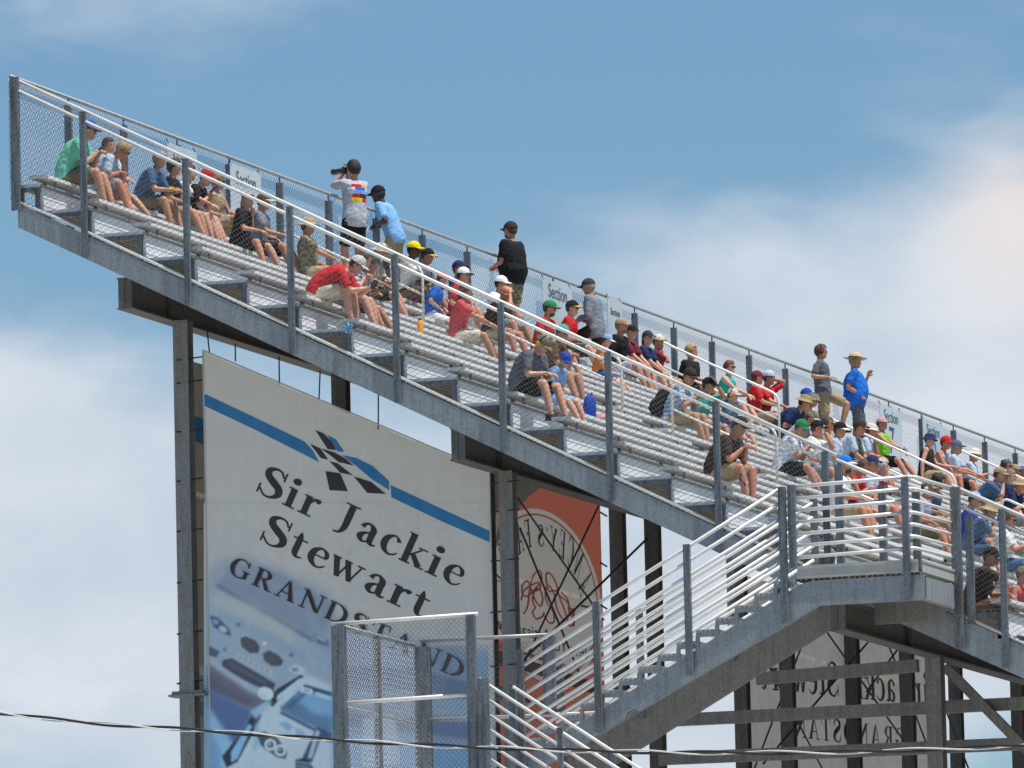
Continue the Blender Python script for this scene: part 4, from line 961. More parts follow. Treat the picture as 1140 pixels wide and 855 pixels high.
def make_hat(root,M,s,kind,c1,c2=None):
    m1=cloth(c1); m2=cloth(c2) if c2 else m1
    S=M@Matrix.Diagonal((s,s,s,1)); mb=MB()
    q=lambda x,y,z:S@Vector((x,y,z))
    if kind in ('cap','backcap','visor'):
        sg=-1 if kind=='backcap' else 1
        keep=(lambda c:c.z>.035 and c.z<.075) if kind=='visor' else (lambda c:c.z>.038)
        ball(mb,(-.006,0,.030),(.112,.090,.106),S,16,12,m1,keep)
        ball(mb,(-.006,0,.030),(.108,.087,.102),S,16,12,m1,keep)
        vs=[];n=9
        for r_,(e,dz) in enumerate(((.0,.0),(.045,-.004),(.085,-.016))):
            for i in range(n):
                a=-1+2*i/(n-1); y=.080*a*(1-.10*r_); x=.100*math.sqrt(max(0,1-(a*.80)**2))+e*(1-.35*a*a)
                vs.append((x*sg-.004,y,.044+dz-.016*a*a))
        top=[q(x,y,z) for x,y,z in vs]; bot=[q(x,y,z-.005) for x,y,z in vs]; N_=len(vs)
        fs=[];
        for r_ in range(2):
            for i in range(n-1):
                a=r_*n+i; fs+=[(a,a+1,a+n+1,a+n),(N_+a,N_+a+n,N_+a+n+1,N_+a+1)]
        for i in range(n-1): a=2*n+i; fs.append((a,a+1,N_+a+1,N_+a))
        mb.add(top+bot,fs,m2)
        if kind!='visor': ball(mb,(-.006,0,.135),(.008,.008,.005),S,6,4,m2)
        o=mb.build('cap',None,root,True)
    else:
        R1={'bucket':.158,'straw':.200,'sunhat':.175}[kind]; dz={'bucket':-.045,'straw':-.012,'sunhat':-.03}[kind]; ct={'bucket':.120,'straw':.150,'sunhat':.128}[kind]
        n=20; rings=[(.0,.0,ct+.0),(.055,.048,ct+.002 if kind!='straw' else ct-.004),(.092,.076,ct-.022),(.106,.088,.078),(.112,.094,.045),((.112+R1)/2,(.094+R1*.92)/2,.045+dz*.45),(R1,R1*.92,.045+dz+(.012 if kind=='straw' else 0))]
        vs=[];
        for a_,b_,z in rings:
            for j in range(n):
                t=2*math.pi*j/n; vs.append(q(a_*math.cos(t)-.004,b_*math.sin(t),z+(.010*math.cos(2*t+1) if a_>=R1 else 0)))
        k=len(rings); L1=len(vs)
        vs+= [S@(S.inverted()@v-Vector((0,0,.005))) for v in vs[4*n:]]
        fs=[(i*n+j,i*n+(j+1)%n,(i+1)*n+(j+1)%n,(i+1)*n+j) for i in range(k-1) for j in range(n)]
        base=L1-4*n
        fs+=[(base+(i)*n+j,base+(i+1)*n+j,base+(i+1)*n+(j+1)%n,base+i*n+(j+1)%n) for i in range(4,6) for j in range(n)]
        mb.add(vs,fs,m1)
        if c2 or kind=='straw':
            rb=[];
            for zz in (.05,.072):
                for j in range(n): t=2*math.pi*j/n; rb.append(q(.1135*math.cos(t)-.004,.0955*math.sin(t),zz))
            mb.add(rb,[(j,(j+1)%n,n+(j+1)%n,n+j) for j in range(n)],cloth(c2 or 'dbrown'))
        o=mb.build('hat',None,root,True)
    return o
PID=[0]
def person(hx,hy,label,pose='sit',row=None,yaw=0,lean=18,hunch=0,hd=(0,0),h=1.75,fat=0.,skin='l',top='grey',sleeve='short',bot='khaki',legs='shorts',hat=None,hair=('short','hbrown'),shoe='char',
           R_='knees',L_='knees',feet=.56,spread=.13,shades=False,muffs=None,beard=False,cross=False,Y=None,socks=None,kneeup=0,over=None,items=(),paint=None,hip=None,group='spectators in the grandstand'):
    PID[0]+=1; seed=PID[0]; rnd=random.Random(seed)
    s=h/1.75; SKM=skinmat(skin); sit=pose=='sit'
    seat_h=.525
    if sit and R_=='knees' and L_=='knees' and hip is None:
        R_,L_=rnd.choice((('knees','knees'),('lap','lap'),('thigh','lap'),('knees','chin'),('phone','phone'),('chin','thigh'),('knees','thigh'),('lap','side'),('down','down')))
    if pose=='sit':
        hd=(hd[0]+rnd.uniform(-5,6),hd[1]+rnd.uniform(-28,18)); yaw=yaw+rnd.uniform(-12,12); spread=spread+rnd.uniform(-.03,.06); feet=feet+rnd.uniform(-.035,.05)
    # ---- joints ----
    pz=.10 if sit else .93*s
    P0=Vector((0,0,pz)); a=R(lean); 
    ang=[a*.75,a+R(hunch)*.5,a+R(hunch)*1.2]
    seg=.172*s; P=[P0]
    for q in ang: P.append(P[-1]+Vector((math.sin(q),0,math.cos(q)))*seg)
    P1,P2,P3=P[1:]
    na=ang[2]*.55+R(hd[0])*.5; nk=P3+Vector((math.sin(na),0,math.cos(na)))*.085*s
    HM=Matrix.Translation(nk)@Matrix.Rotation(R(hd[1]),4,'Z')@Matrix.Rotation(R(hd[0]),4,'Y')@Matrix.Translation(Vector((.018,0,.095))*s)
    hc=HM.translation.copy()
    sd=Vector((0,1,0)); up3=Vector((math.sin(ang[2]),0,math.cos(ang[2]))); fw3=Vector((math.cos(ang[2]),0,-math.sin(ang[2])))
    shw=(.178+fat*.35)*s
    SH={k:P3-up3*.035*s+sd*(shw*k) for k in (1,-1)}
    HP={k:P0+sd*(.092*s*k) for k in (1,-1)}
    # legs
    KN={};AN={}
    fz=-.384 if sit else 0.       # feet rest on the next plank down
    for k in (1,-1):
        if sit:
            fx=feet+(.05 if k==1 else 0)*rnd.choice((-1,1)); 
            tgt=Vector((fx*1.0,spread*k*1.0,fz+.085))
            if cross and k==-1: tgt=Vector((feet+.12,spread*.9,fz+.30))
            KN[k],AN[k]=ik(HP[k],tgt,.44*s,.42*s,(.8,.25*k,.9))
        else:
            st=.10 if k==1 else -.06
            tgt=Vector((st,.10*k,.085))
            if kneeup and k==1: tgt=Vector((.30,.12,.085+kneeup))
            KN[k],AN[k]=ik(HP[k],tgt,.445*s,.42*s,(1,.1*k,.1))
    # arms
    HW={};EL={}
    def target(n,k):
        T={'knees':Vector((.42,.085*k,.27)),'lap':Vector((.27,.06*k,.24)),'phone':Vector((.42,.05*k,.40)),'reach':Vector((.54,.11*k,.25)),'side':Vector((-.02,.27*k,.06)),
           'thigh':Vector((.22,.14*k,.22)),'down':Vector((.50,.07*k,.10)),'far':Vector((.58,.05*k,.22))}
        if n in T: return T[n]*Vector((s,s,s)) if False else T[n]*s
        if n=='chin': return HM@Vector((.10,.03*k,-.15))
        if n=='brow': return HM@Vector((.12,-.01+.02*k,.04))
        if n=='ear': return HM@Vector((.02,.12*k,.0))
        if n=='camera': return HM@Vector((.17,.03*k,-.04))
        if n=='mouth': return HM@Vector((.13,.02*k,-.08))
        if n=='hang': return SH[k]+Vector((.04,.07*k,-.50))*s
        if n=='hip': return P0+Vector((.06,.20*k,.10))*s
        if n=='front': return P0+Vector((.26,.10*k,.18))*s
        if n=='fence': return SH[k]+Vector((-.05,.42*k,-.05))*s
        if n=='elbowrail': return SH[k]+Vector((.13,.05*k,-.25))*s
        if n=='chest': return P2+Vector((.15+fat,.03*k,.08))*s
        return Vector(n)*s
    poles={'hip':(-1,.35,.1),'camera':(.2,.7,-1),'brow':(.3,.6,-1),'ear':(.5,1,-.3),'fence':(-1,.5,-.2),'hang':(-1,.2,0),'chin':(.1,.4,-1),'mouth':(.2,.5,-1),'elbowrail':(-1,.1,.35),'front':(-1,.7,-.4)}
    for k,nm in ((-1,R_),(1,L_)):
        pl=Vector(poles.get(nm if isinstance(nm,str) else '',(-.4,.55,-.8))); pl.y*=k
        EL[k],HW[k]=ik(SH[k],target(nm,k),.285*s,.25*s,pl)
    # ---- continuous body ----
    b=MB()
    def torso(mb,g,ft,top_=True,z0=-.09):
        axs=[(P1-P0),(P1-P0),(P1-P0),(P2-P1),(P2-P1),(P3-P2),(P3-P2),(P3-P2)]
        cs=[P0+(P1-P0).normalized()*z0*s,P0,P0.lerp(P1,.55),P1+fw3*ft*.25,P2-(P2-P1)*.35+fw3*ft*.2,P2+(P3-P2)*.2,P2+(P3-P2)*.68,P3]
        rf=[.10,.118+ft*.4,.113+ft,.110+ft*1.05,.115+ft*.9,.118+ft*.5,.100+ft*.2,.062]; rs=[.150,.172+ft*.5,.158+ft,.150+ft,.158+ft*.8,.170+ft*.5,.172+ft*.3,.085]
        ell_loft(mb,[(c,x,(r1+g)*s,(r2+g)*s,sd) for c,x,r1,r2 in zip(cs,axs,rf,rs)],16)
    torso(b,0,fat)
    limb(b,P3-up3*.03*s,nk+Vector((0,0,.03))*s,.060*s,.055*s)
    for k in (1,-1):
        ball(b,SH[k],.058*s); limb(b,P3-up3*.04*s,SH[k],.062*s,.056*s)
        limb(b,SH[k],EL[k],.052*s+fat*.1,.040*s); limb(b,EL[k],HW[k],.041*s,.027*s,bulge=.004)
        limb(b,HP[k],KN[k],.088*s+fat*.2,.060*s); limb(b,KN[k],AN[k],.057*s,.036*s,bulge=.012)
        ball(b,KN[k],.058*s)
        ft_=Vector((1,0,0)); limb(b,AN[k]-Vector((.02,0,.03)),AN[k]+Vector((.14,0,-.045)),.034*s,.026*s)
    V_,F_=remesh(b,.019,2)
    body=MB(); body.add(V_,F_,SKM)
    for k,nm in ((-1,R_),(1,L_)):
        d=(HW[k]-EL[k]).normalized(); tip=d.copy()
        if nm in ('knees','lap','thigh','phone'): tip=(d+Vector((.2,-.25*k,-.35))).normalized()
        nrm=Vector((0,-.5*k,-1)) if nm not in ('camera','chin','brow','ear','mouth') else Vector((-.6,-.9*k,.1))
        hand(body,HW[k]+d*.012,tip,nrm,s,.75 if nm in('phone','camera','mouth') else .45,side=k)
    head_mesh(body,HM,s*1.02,SKM)
    # ---- root placement: solve row and distance from where the head shows ----
    if isinstance(yaw,(int,float)): RZ=Matrix.Rotation(R(yaw),3,'Z')
    hl=RZ@hc; best=None
    cands=[]
    if sit:
        for j in range(-1,NU): cands.append((j,XR(j)+.085-.14,TZ(j-1)+.13))
        for i in range(1,8): cands.append((100+i,LX(i)+.085-.14,LT(i-1)+.13))
        cands.append((100,13.50,-8.21))
    else:
        for j in range(-1,NU): cands.append((j,XR(j)+.36,TZ(j)))
        for j in range(-1,4): cands.append((200+j,XR(j)+.085-.15,TZ(j-1)+.131))
        cands.append((50,12.5,TZ(NU-1)))
    if hip: cands=[c for c in cands if c[0]<50 or c[0]>=100]
    for j,X,Z in cands:
        if row is not None and j!=row: continue
        # distance along the row from the picture column
        A=at(hx,hy,X=X+hl.x); y_=A.y-hl.y if Y is None else Y
        if hip:
            y_=at(hip[0],hip[1],X=X).y; qx,qy=proj((X,y_,Z+pz)); e=abs(qy-hip[1])+abs(y_-Y)*4+(60 if y_<.45 else 0); py=hy
            if best is None or e<best[0]: best=(e,j,X,y_,Z,py)
            continue
        _,py=proj((X+hl.x,y_+hl.y,Z+hl.z)); e=abs(py-hy)
        if y_<.42 or y_>YE-1: e+=50
        if best is None or e<best[0]: best=(e,j,X,y_,Z,py)
    e,j,X,y_,Z,py=best
    REP.append((label[:34],hx,hy,j,round(y_,2),round(py-hy,1)))
    root=empty('person',(X,y_,Z),label,'person',group)
    bm=body.build('body',None,root,True)
    OB=[bm]
    def addp(o): OB.append(o); return o
    # ---- clothes ----
    rings_up=(P1-P0).normalized()
    sh=MB()
    torso(sh,.030,fat,z0=-.12 if not sit else -.05)
    if sleeve!='none':
        for k in (1,-1):
            limb(sh,P3-up3*.045*s,SH[k],.074*s,.070*s); ball(sh,SH[k],.071*s)
            if sleeve=='short': limb(sh,SH[k],SH[k].lerp(EL[k],.72),.070*s+fat*.1,.066*s)
            else: limb(sh,SH[k],EL[k],.066*s,.056*s); ball(sh,EL[k],.055*s); limb(sh,EL[k],EL[k].lerp(HW[k],.92),.056*s,.044*s)
    else:
        for k in (1,-1): limb(sh,P3-up3*.03*s,P3.lerp(SH[k],.62)-up3*.0,.05*s,.05*s)
    V_,F_=remesh(sh,.0165,2,.0085,seed)
    so_=MB(); tm=cloth(top)
    if paint:
        for f in F_:
            c=(V_[f[0]]+V_[f[2]])/2; mm=paint(c,P,s) or tm; so_.mi(tm); so_.f.append(list(f)); so_.m.append(so_.mi(mm))
        so_.v=[tuple(v) for v in V_]
    else: so_.add(V_,F_,tm)
    addp(so_.build('shirt',None,root,True))
    if over:   # open sleeveless layer or bag strap
        pass
    sb=MB(); 
    ell_loft(sb,[(P0-rings_up*.10*s,rings_up,(.118)*s,(.165)*s,sd),(P0,rings_up,(.132+fat*.4)*s,(.186+fat*.5)*s,sd),(P0.lerp(P1,.28),rings_up,(.120+fat*.6)*s,(.166+fat*.7)*s,sd)],16)
    tk=.84 if legs=='shorts' else 1.
    for k in (1,-1):
        e_=HP[k].lerp(KN[k],tk); limb(sb,HP[k],e_,.108*s+fat*.25,(.088 if legs=='shorts' else .070)*s)
        if legs=='long': ball(sb,KN[k],.072*s); limb(sb,KN[k],KN[k].lerp(AN[k],.97),.070*s,.056*s)
    V_,F_=remesh(sb,.018,2,.008,seed+50)
    o_=MB(); o_.add(V_,F_,cloth(bot)); addp(o_.build('shorts' if legs=='shorts' else 'trousers',None,root,True))
    for k in (1,-1):
        f=MB(); A=AN[k]; 
        zz=A.z-.085
        ell_loft(f,[((A.x-.085,A.y,zz+.045),(1,0,0),.012,.022,sd),((A.x-.07,A.y,zz+.05),(1,0,0),.048,.036,sd),((A.x-.01,A.y,zz+.055),(1,0,0),.055,.040,sd),((A.x+.06,A.y,zz+.042),(1,0,0),.042,.046,sd),((A.x+.13,A.y,zz+.034),(1,0,0),.033,.048,sd),((A.x+.175,A.y,zz+.028),(1,0,0),.022,.036,sd),((A.x+.185,A.y,zz+.026),(1,0,0),.008,.015,sd)],10,cloth(shoe))
        f.box(A.x-.085,A.x+.17,A.y-.038,A.y+.038,zz+.001,zz+.016,cloth('white' if seed%2 else 'char'))
        addp(f.build('shoe',None,root,True))
        if socks:
            f=MB(); limb(f,A+Vector((0,0,-.02)),A.lerp(KN[k],.28),.042*s,.046*s); addp(f.build('sock',cloth(socks),root,True))
    # ---- hair, hat, glasses ----
    SM=HM@Matrix.Diagonal((s*1.02,s*1.02,s*1.02,1))
    st,hcx=hair
    if st!='bald':
        hb=MB(); hm=hairm(hcx)
        if hat: ball(hb,(-.006,0,.006),(.106,.084,.100),SM,18,12,hm,(lambda c:c.z>-.068 and c.z<.052 and not(c.x>.012 and c.z<.03) and not(c.x>-.01 and c.z<-.02) and c.x<.06),.06,seed)
        else: ball(hb,(-.008,0,.020),(.116,.092,.118),SM,18,14,hm,(lambda c:c.z>-.068 and not(c.x>.050 and c.z<.066) and not(c.x>.012 and c.z<.03) and not(c.x>-.01 and c.z<-.02)),.12,seed)
        if st in('long','pony'):
            ell_loft(hb,[(SM@Vector((-.055,0,.04)),(0,0,1),.05*s,.075*s,sd),(SM@Vector((-.075,0,-.04)),(0,0,1),.05*s,.078*s,sd),(SM@Vector((-.080,0,-.12)),(0,0,1),.042*s,.070*s,sd),(SM@Vector((-.075,0,-.20 if st=='long' else -.14)),(0,0,1),.02*s,.045*s,sd)],10,hm)
        if st=='bushy': ball(hb,(-.03,0,.035),(.115,.105,.110),SM,16,12,hm,(lambda c:not(c.x>.045 and c.z<.05)),.35,seed)
        addp(hb.build('hair',None,root,True))
    if beard:
        hb=MB(); ball(hb,(.030,0,-.078),(.062,.060,.050),SM,12,8,hairm(hcx),lambda c:c.z<-.05); addp(hb.build('beard',None,root,True))
    if hat: addp(make_hat(root,HM,s*1.02,*hat))
    if shades:
        g=MB(); gm=GLASSO if shades=='orange' else GLASS
        for sg in (1,-1):
            g.add([SM@Vector(v) for v in ((.088,.006*sg,.022),(.088,.058*sg,.022),(.086,.056*sg,-.012),(.090,.010*sg,-.014),(.096,.006*sg,.022),(.092,.060*sg,.022),(.090,.056*sg,-.012),(.098,.010*sg,-.014))],[(0,1,2,3),(4,7,6,5),(0,4,5,1),(1,5,6,2),(2,6,7,3),(3,7,4,0)],gm)
            g.tube([SM@Vector((.09,.060*sg,.018)),SM@Vector((.0,.084*sg,.010))],.003,4,GLASS)
        g.tube([SM@Vector((.092,.008,.012)),SM@Vector((.092,-.008,.012))],.003,4,GLASS)
        addp(g.build('sunglasses',None,root))
    if muffs:
        g=MB(); mm=cloth(muffs); 
        for sg in (1,-1): ball(g,(-.004,.092*sg,-.008),(.034,.020,.040),SM,10,8,mm)
        g.tube([SM@Vector((-.01,.098*math.cos(t),.02+.118*math.sin(t))) for t in [math.pi*i/12 for i in range(13)]],.008,5,cloth('black'))
        addp(g.build('headphones',None,root))
    # rotate the whole person about its base
    Rm=Matrix.Translation(Vector((X,y_,Z)))@Matrix.Rotation(R(yaw),4,'Z')
    for o in OB: o.matrix_parent_inverse=Matrix.Identity(4)
    root.rotation_euler=(0,0,R(yaw)); root.matrix_basis=Rm
    W=lambda v:Rm@Vector(v)
    return dict(root=root,Rm=Rm,HW={k:Rm@HW[k] for k in HW},head=Rm@HM,sh={k:Rm@SH[k] for k in SH},dir={k:(Rm.to_3x3()@(HW[k]-EL[k])).normalized() for k in HW},P=[Rm@p for p in P],KN={k:Rm@KN[k] for k in KN},AN={k:Rm@AN[k] for k in AN})
REP=[]
# ---------------- the spectators, each placed by where the head shows ----------------
def back_print(c,P,s):
    # picture on the back of the shirt: bands of colour on the rear side
    if c.x<P[2].x-.03 and abs(c.y)<.135*s:
        t=(c.z-P[1].z)/s
        if .255<t<.30: return cloth('red') if c.y>-.02 else cloth('gold')
        if .20<t<=.255: return cloth('blue') if abs(c.y)<.1 else cloth('white')
        if .155<t<=.20: return cloth('lblue')
        if .10<t<=.155: return cloth('char') if c.y<.03 else cloth('red')
        if .045<t<=.10: return cloth('yellow') if c.y>-.03 else cloth('red')
    return None
def grey_yoke(c,P,s): return cloth('mgrey') if c.z>P[3].z-.115*s else None
def stripe3(c,P,s): return cloth('white') if (abs(c.y)>.13*s and c.z>P[3].z-.12*s and int(c.x*70)%3==0) else None
def vest(c,P,s): return cloth('sage') if abs(c.y)<.13*s else None
PP={}
def p(key,*a,**k): PP[key]=person(*a,**k)
p('green',99,140,'man in mint green shirt and blue cap hunched at the far top left end',lean=12,hunch=26,hd=(16,0),h=1.90,top='green',bot='olive',hat=('cap','royal'),R_='phone',L_='phone',fat=.03,shades=True)
p('w2',121,160,'brown haired woman mostly hidden behind the man in pale blue',lean=10,hd=(5,0),h=1.62,top='white',hair=('long','hbrown'))
p('pale',137,163,'older man with pale hair and light blue shirt leaning on his knees',lean=32,hunch=22,hd=(38,0),h=1.78,top='pblue',bot='grey',skin='r',hair=('short','blond'),R_='knees',L_='knees',shades=True,fat=.02)
p('bluetee',178,177,'grey haired man in blue tee leaning forward with forearms stretched out',lean=24,hunch=12,hd=(14,0),top='denim',bot='olive',hair=('short','hgrey'),R_='reach',L_='reach',skin='t')
p('blkyel',194,175,'dark haired spectator in black shirt with white and yellow panel and sunglasses',lean=10,hd=(0,0),h=1.7,top='black',bot='khaki',hair=('short','hblack'),R_='lap',L_='lap',shades=True,paint=lambda c,P,s:cloth('gold') if abs(c.z-P[2].z)<.02 else None)
p('white7',211,188,'spectator in white shirt half hidden behind the second fence post',lean=12,h=1.68,top='white',bot='grey',R_='reach',L_='lap',skin='p')
p('redcap',230,193,'man in red cap and black shirt looking down at his phone',lean=26,hunch=15,hd=(28,0),h=1.76,top='black',bot='lgrey',hat=('cap','red'),R_='phone',L_='phone',skin='p')
p('tan9',243,200,'bare armed spectator in tan shorts with one leg crossed beside the red cap',lean=10,hd=(12,0),top='tan',sleeve='none',bot='tan',cross=True,R_='lap',skin='t',shades=True,hair=('short','hlight'))
p('blond',276,220,'blond woman in dark visor with black dress on the back rows',lean=16,hd=(8,0),h=1.62,top='black',bot='black',hat=('visor','char'),hair=('long','blond'),R_='knees',L_='chest')
p('polo',294,223,'man in grey polo with brown cap and white brim beside the first aisle',lean=8,hd=(10,0),h=1.8,top='grey',bot='black',hat=('cap','brown','cream'),skin='t',R_='knees',L_='lap')
p('camo13',343,251,'man in patterned grey shirt and sun hat right of the first aisle rail',lean=-4,hd=(6,0),top='camo',bot='tan',hat=('sunhat','tan'),skin='r',R_='knees',L_='thigh')
p('redpolo',392,281,'man in bright red polo and white cap bent far forward holding a camera',hip=(352,316),Y=.75,lean=48,hunch=28,hd=(34,0),h=1.84,top='red',bot='cream',hat=('cap','hwhite'),skin='p',R_=(.72,-.05,.13),L_=(.72,.05,.13),fat=.03,shades=True)
p('stripe',406,292,'spectator in striped navy shirt just beyond the man in the red polo',lean=34,hunch=10,hd=(25,0),top='stripe',bot='slate',skin='p',hair=('short','hbrown'),R_='knees',L_='knees')
p('dark17',414,299,'woman with dark hair in grey top looking down beyond the red polo',lean=26,hunch=14,hd=(30,0),h=1.64,top='grey',bot='char',hair=('long','hblack'),skin='t',R_='phone',L_='knees')
p('floral',424,279,'spectator in cream floral shirt and sun hat beside the standing pair',lean=18,hd=(15,0),h=1.66,top='floral',bot='dbrown',hat=('sunhat','floral'),R_='lap')
p('photog',393,183,'photographer standing in grey printed shirt aiming a long black camera to the left',pose='stand',yaw=152,lean=0,hd=(-2,0),h=1.93,top='lgrey',bot='black',hair=('short','hblack'),R_='camera',L_='camera',paint=back_print)
p('bluestand',421,217,'man in black cap and light blue tee standing and bending forward to the left',pose='stand',yaw=180,lean=24,hd=(10,0),h=1.84,top='lblue',bot='khaki',hat=('cap','black'),skin='d',R_='front',L_='front',beard=True,hair=('short','hblack'))
p('yellow',461,278,'man in yellow cap and white shirt with arms stretched over his knees',lean=20,hd=(8,0),h=1.80,top='white',bot='brown',hat=('cap','yellow'),skin='d',R_='far',L_='knees',hair=('short','hblack'))
p('blackyel',476,287,'man in black cap with yellow brim and dark grey tee',lean=14,hd=(8,0),top='mgrey',bot='char',hat=('cap','black','gold'),skin='t',R_='knees')
p('redchild',492,311,'child in red cap and blue tee leaning forward',lean=22,hd=(20,0),h=1.42,top='blue',bot='white',hat=('cap','red'),skin='p')
p('navycap',511,297,'spectator in navy cap by the rear fence above the white capped neighbour',lean=4,h=1.78,top='navy',hat=('cap','navy'))
p('whitecap',516,306,'spectator in white cap with dark brim and red shirt',lean=14,hd=(8,0),h=1.7,top='red',bot='white',hat=('cap','white','char'),skin='p')
p('coral',519,327,'woman in coral red tee and pale shorts seated beside the white aisle rail',lean=6,hunch=8,hd=(6,0),h=1.68,top='coral',bot='cream',hair=('pony','hbrown'),skin='t',R_='reach',L_='reach')
p('blackman',568,252,'big man in black shirt and cap standing with camouflage shorts looking left',pose='stand',yaw=165,lean=2,hd=(0,0),h=1.92,fat=.065,top='black',bot='camo',hat=('cap','dbrown','char'),skin='r',R_='front',L_='front',shades=True,beard=True)
p('whtcap27',558,313,'man in white cap and white shirt left of the standing man in black',lean=8,hd=(5,0),top='white',bot='grey',hat=('cap','white'),skin='t',hair=('short','hblack'))
p('bald28',563,328,'bald man in brown shirt with both hands raised near his face',lean=20,hunch=10,hd=(20,0),top='dbrown',bot='tan',hair=('bald','hgrey'),skin='r',R_='brow',L_='mouth')
p('greencap',612,341,'man in green cap with black back and red tee looking right',lean=16,hd=(6,0),h=1.78,top='red',bot='grey',hat=('cap','dgreen'),skin='t',beard=True,shades=True)
p('goldcap',637,339,'man in black and yellow cap and red tee beside the section sign',lean=12,hd=(0,0),h=1.78,top='red',bot='char',hat=('cap','black','gold'),skin='p',shades=True)
p('sweater',655,318,'man in grey sweater and dark cap standing with one foot up facing left',pose='stand',yaw=180,lean=8,hd=(8,0),h=1.84,top='slate' if 0 else 'grey',sleeve='long',bot='dbrown',legs='long',hat=('cap','char'),hair=('short','hgrey'),skin='t',kneeup=.32,R_='front',L_='front')
p('muffs',601,378,'heavy man in charcoal tee with yellow ear muffs seated at the bench end',hip=(581,428),Y=.65,lean=15,hunch=20,hd=(46,0),h=1.84,fat=.05,top='mgrey',bot='black',hat=('cap','camo'),muffs='yellow',skin='p',R_='knees',L_='knees')
p('bluechild',619,390,'child in royal blue cap and light blue top next to the man with ear muffs',hip=(610,437),Y=1.45,lean=20,hunch=14,hd=(40,-20),h=1.50,top='lblue',bot='lblue',hat=('cap','royal'),skin='p',R_='lap',L_='lap')
p('tealcap',626,370,'man in teal cap with clasped hands behind the child in blue',lean=22,hunch=8,hd=(15,0),top='brown',bot='tan',hat=('cap','teal'),skin='t',R_='phone',L_='phone',shades=True)
p('tancap',692,358,'man in tan cap and black tee seated under the rear fence',lean=10,hd=(0,0),h=1.8,top='black',bot='lgrey',hat=('cap','khaki'),skin='r',beard=True,hair=('short','hlight'))
p('maroon',703,369,'spectator in black cap and maroon tee behind the curved rail end',lean=14,hd=(4,0),h=1.68,top='maroon',bot='grey',hat=('cap','black'),skin='p')
p('longhair',721,370,'woman with long black hair and charcoal hat in navy top',lean=14,hd=(4,0),h=1.68,top='navy',bot='cream',hat=('cap','char'),hair=('long','hblack'),skin='p')
p('yelcap40',733,381,'spectator in yellow and white cap and dark orange shirt at the aisle rail',lean=10,hd=(6,0),h=1.7,top='maroon',bot='cream',hat=('cap','cream','gold'),skin='t')
p('child41',676,377,'child in pale blue and white cap below the man in the grey sweater',lean=16,hd=(15,0),h=1.35,top='orange',bot='royal',hat=('cap','lblue','white'),skin='p')
p('blk42',770,392,'man with pale hair and black polo seated high against the fence',lean=10,hd=(0,0),h=1.8,fat=.03,top='black',bot='char',hair=('short','blond'),skin='r')
p('redhair',812,404,'red haired woman in teal strap top with bare shoulders',lean=12,hd=(2,0),h=1.68,top='teal',sleeve='none',bot='slate',hair=('short','hred'),skin='p',shades=True,R_='reach')
p('red44',856,415,'man in red tee with backward white cap and orange sunglasses, hand at his ear',lean=18,hd=(5,0),h=1.82,top='red',bot='olive',hat=('backcap','pblue'),skin='t',shades='orange',L_='ear',R_='reach')
p('red45',843,418,'spectator in dark red cap hidden behind the man in the red tee',lean=8,h=1.7,top='red',hat=('cap','maroon'))
p('plaid',768,421,'man in blue plaid shirt and dark cap wearing a black backpack',lean=20,hunch=12,hd=(25,0),h=1.84,top='plaidb',bot='khaki',hat=('cap','dbrown'),skin='t',R_='phone',L_='phone')
p('teal47',789,427,'woman in turquoise tee and black cap shading her face with a hand',lean=18,hunch=8,hd=(15,0),h=1.72,top='teal',bot='grey',hat=('cap','black'),skin='t',R_='lap',L_='brow')
p('muff48',816,438,'child in black and white cap with orange ear muffs',lean=14,hd=(8,0),h=1.5,top='denim',bot='grey',hat=('cap','hwhite'),muffs='orange',skin='p')
p('brown49',821,458,'large man in dark brown tee and khaki shorts eating, tattoo on his calf',hip=(797,506),Y=1.1,lean=22,hunch=16,hd=(26,0),h=1.88,fat=.035,top='dbrown',bot='khaki',hat=('cap','black'),skin='r',R_='phone',L_='phone')
p('char50',914,386,'man in charcoal tee and red headphones standing, elbow on the fence rail',pose='stand',yaw=12,lean=-4,hd=(2,10),h=1.84,top='mgrey',bot='khaki',muffs='maroon',hair=('short','hbrown'),skin='t',R_='elbowrail',L_='hang',shades=True,kneeup=.25)
p('straw',952,399,'heavy man in bright blue polo and wide straw hat standing, hand on hip',pose='stand',yaw=20,lean=-2,hd=(4,10),h=1.90,fat=.07,top='blue',bot='slate',legs='long',hat=('straw','straw','dbrown'),skin='r',R_='hip',L_='chest',hair=('short','hgrey'))
p('navy52',898,434,'spectator in navy blue cap and white shirt behind the sun hats',lean=8,h=1.72,top='white',hat=('cap','royal'))
p('khaki53',896,448,'man in wide khaki sun hat and navy shirt leaning forward',lean=42,hunch=14,hd=(22,0),h=1.82,top='navy',bot='navy',hat=('sunhat','khaki'),skin='r',fat=.03)
p('camo54',905,446,'spectator in camouflage bucket hat beside the khaki sun hat',lean=26,hd=(10,0),h=1.72,top='olive',hat=('bucket','camo'),skin='t')
p('tan55',904,468,'man in tan cap and light grey shirt bent forward above the landing',lean=40,hunch=12,hd=(25,0),h=1.8,top='lgrey',bot='mgrey',hat=('cap','camo','cream'),skin='r')
p('green56',892,478,'man in dark green cap and white checked shirt with a yellow watch',lean=22,hunch=12,hd=(18,0),h=1.76,top='plaidw',bot='black',hat=('cap','dgreen'),skin='t',R_='phone',L_='phone',fat=.02)
p('drink57',910,478,'man in black and red cap drinking from a pale cup',lean=14,hd=(5,0),top='white',bot='grey',hat=('cap','black'),skin='r',R_='lap',L_='mouth')
p('face58',922,475,'brown haired person partly hidden between the capped men',lean=10,h=1.7,top='tan',hair=('short','hbrown'),skin='r',shades=True)
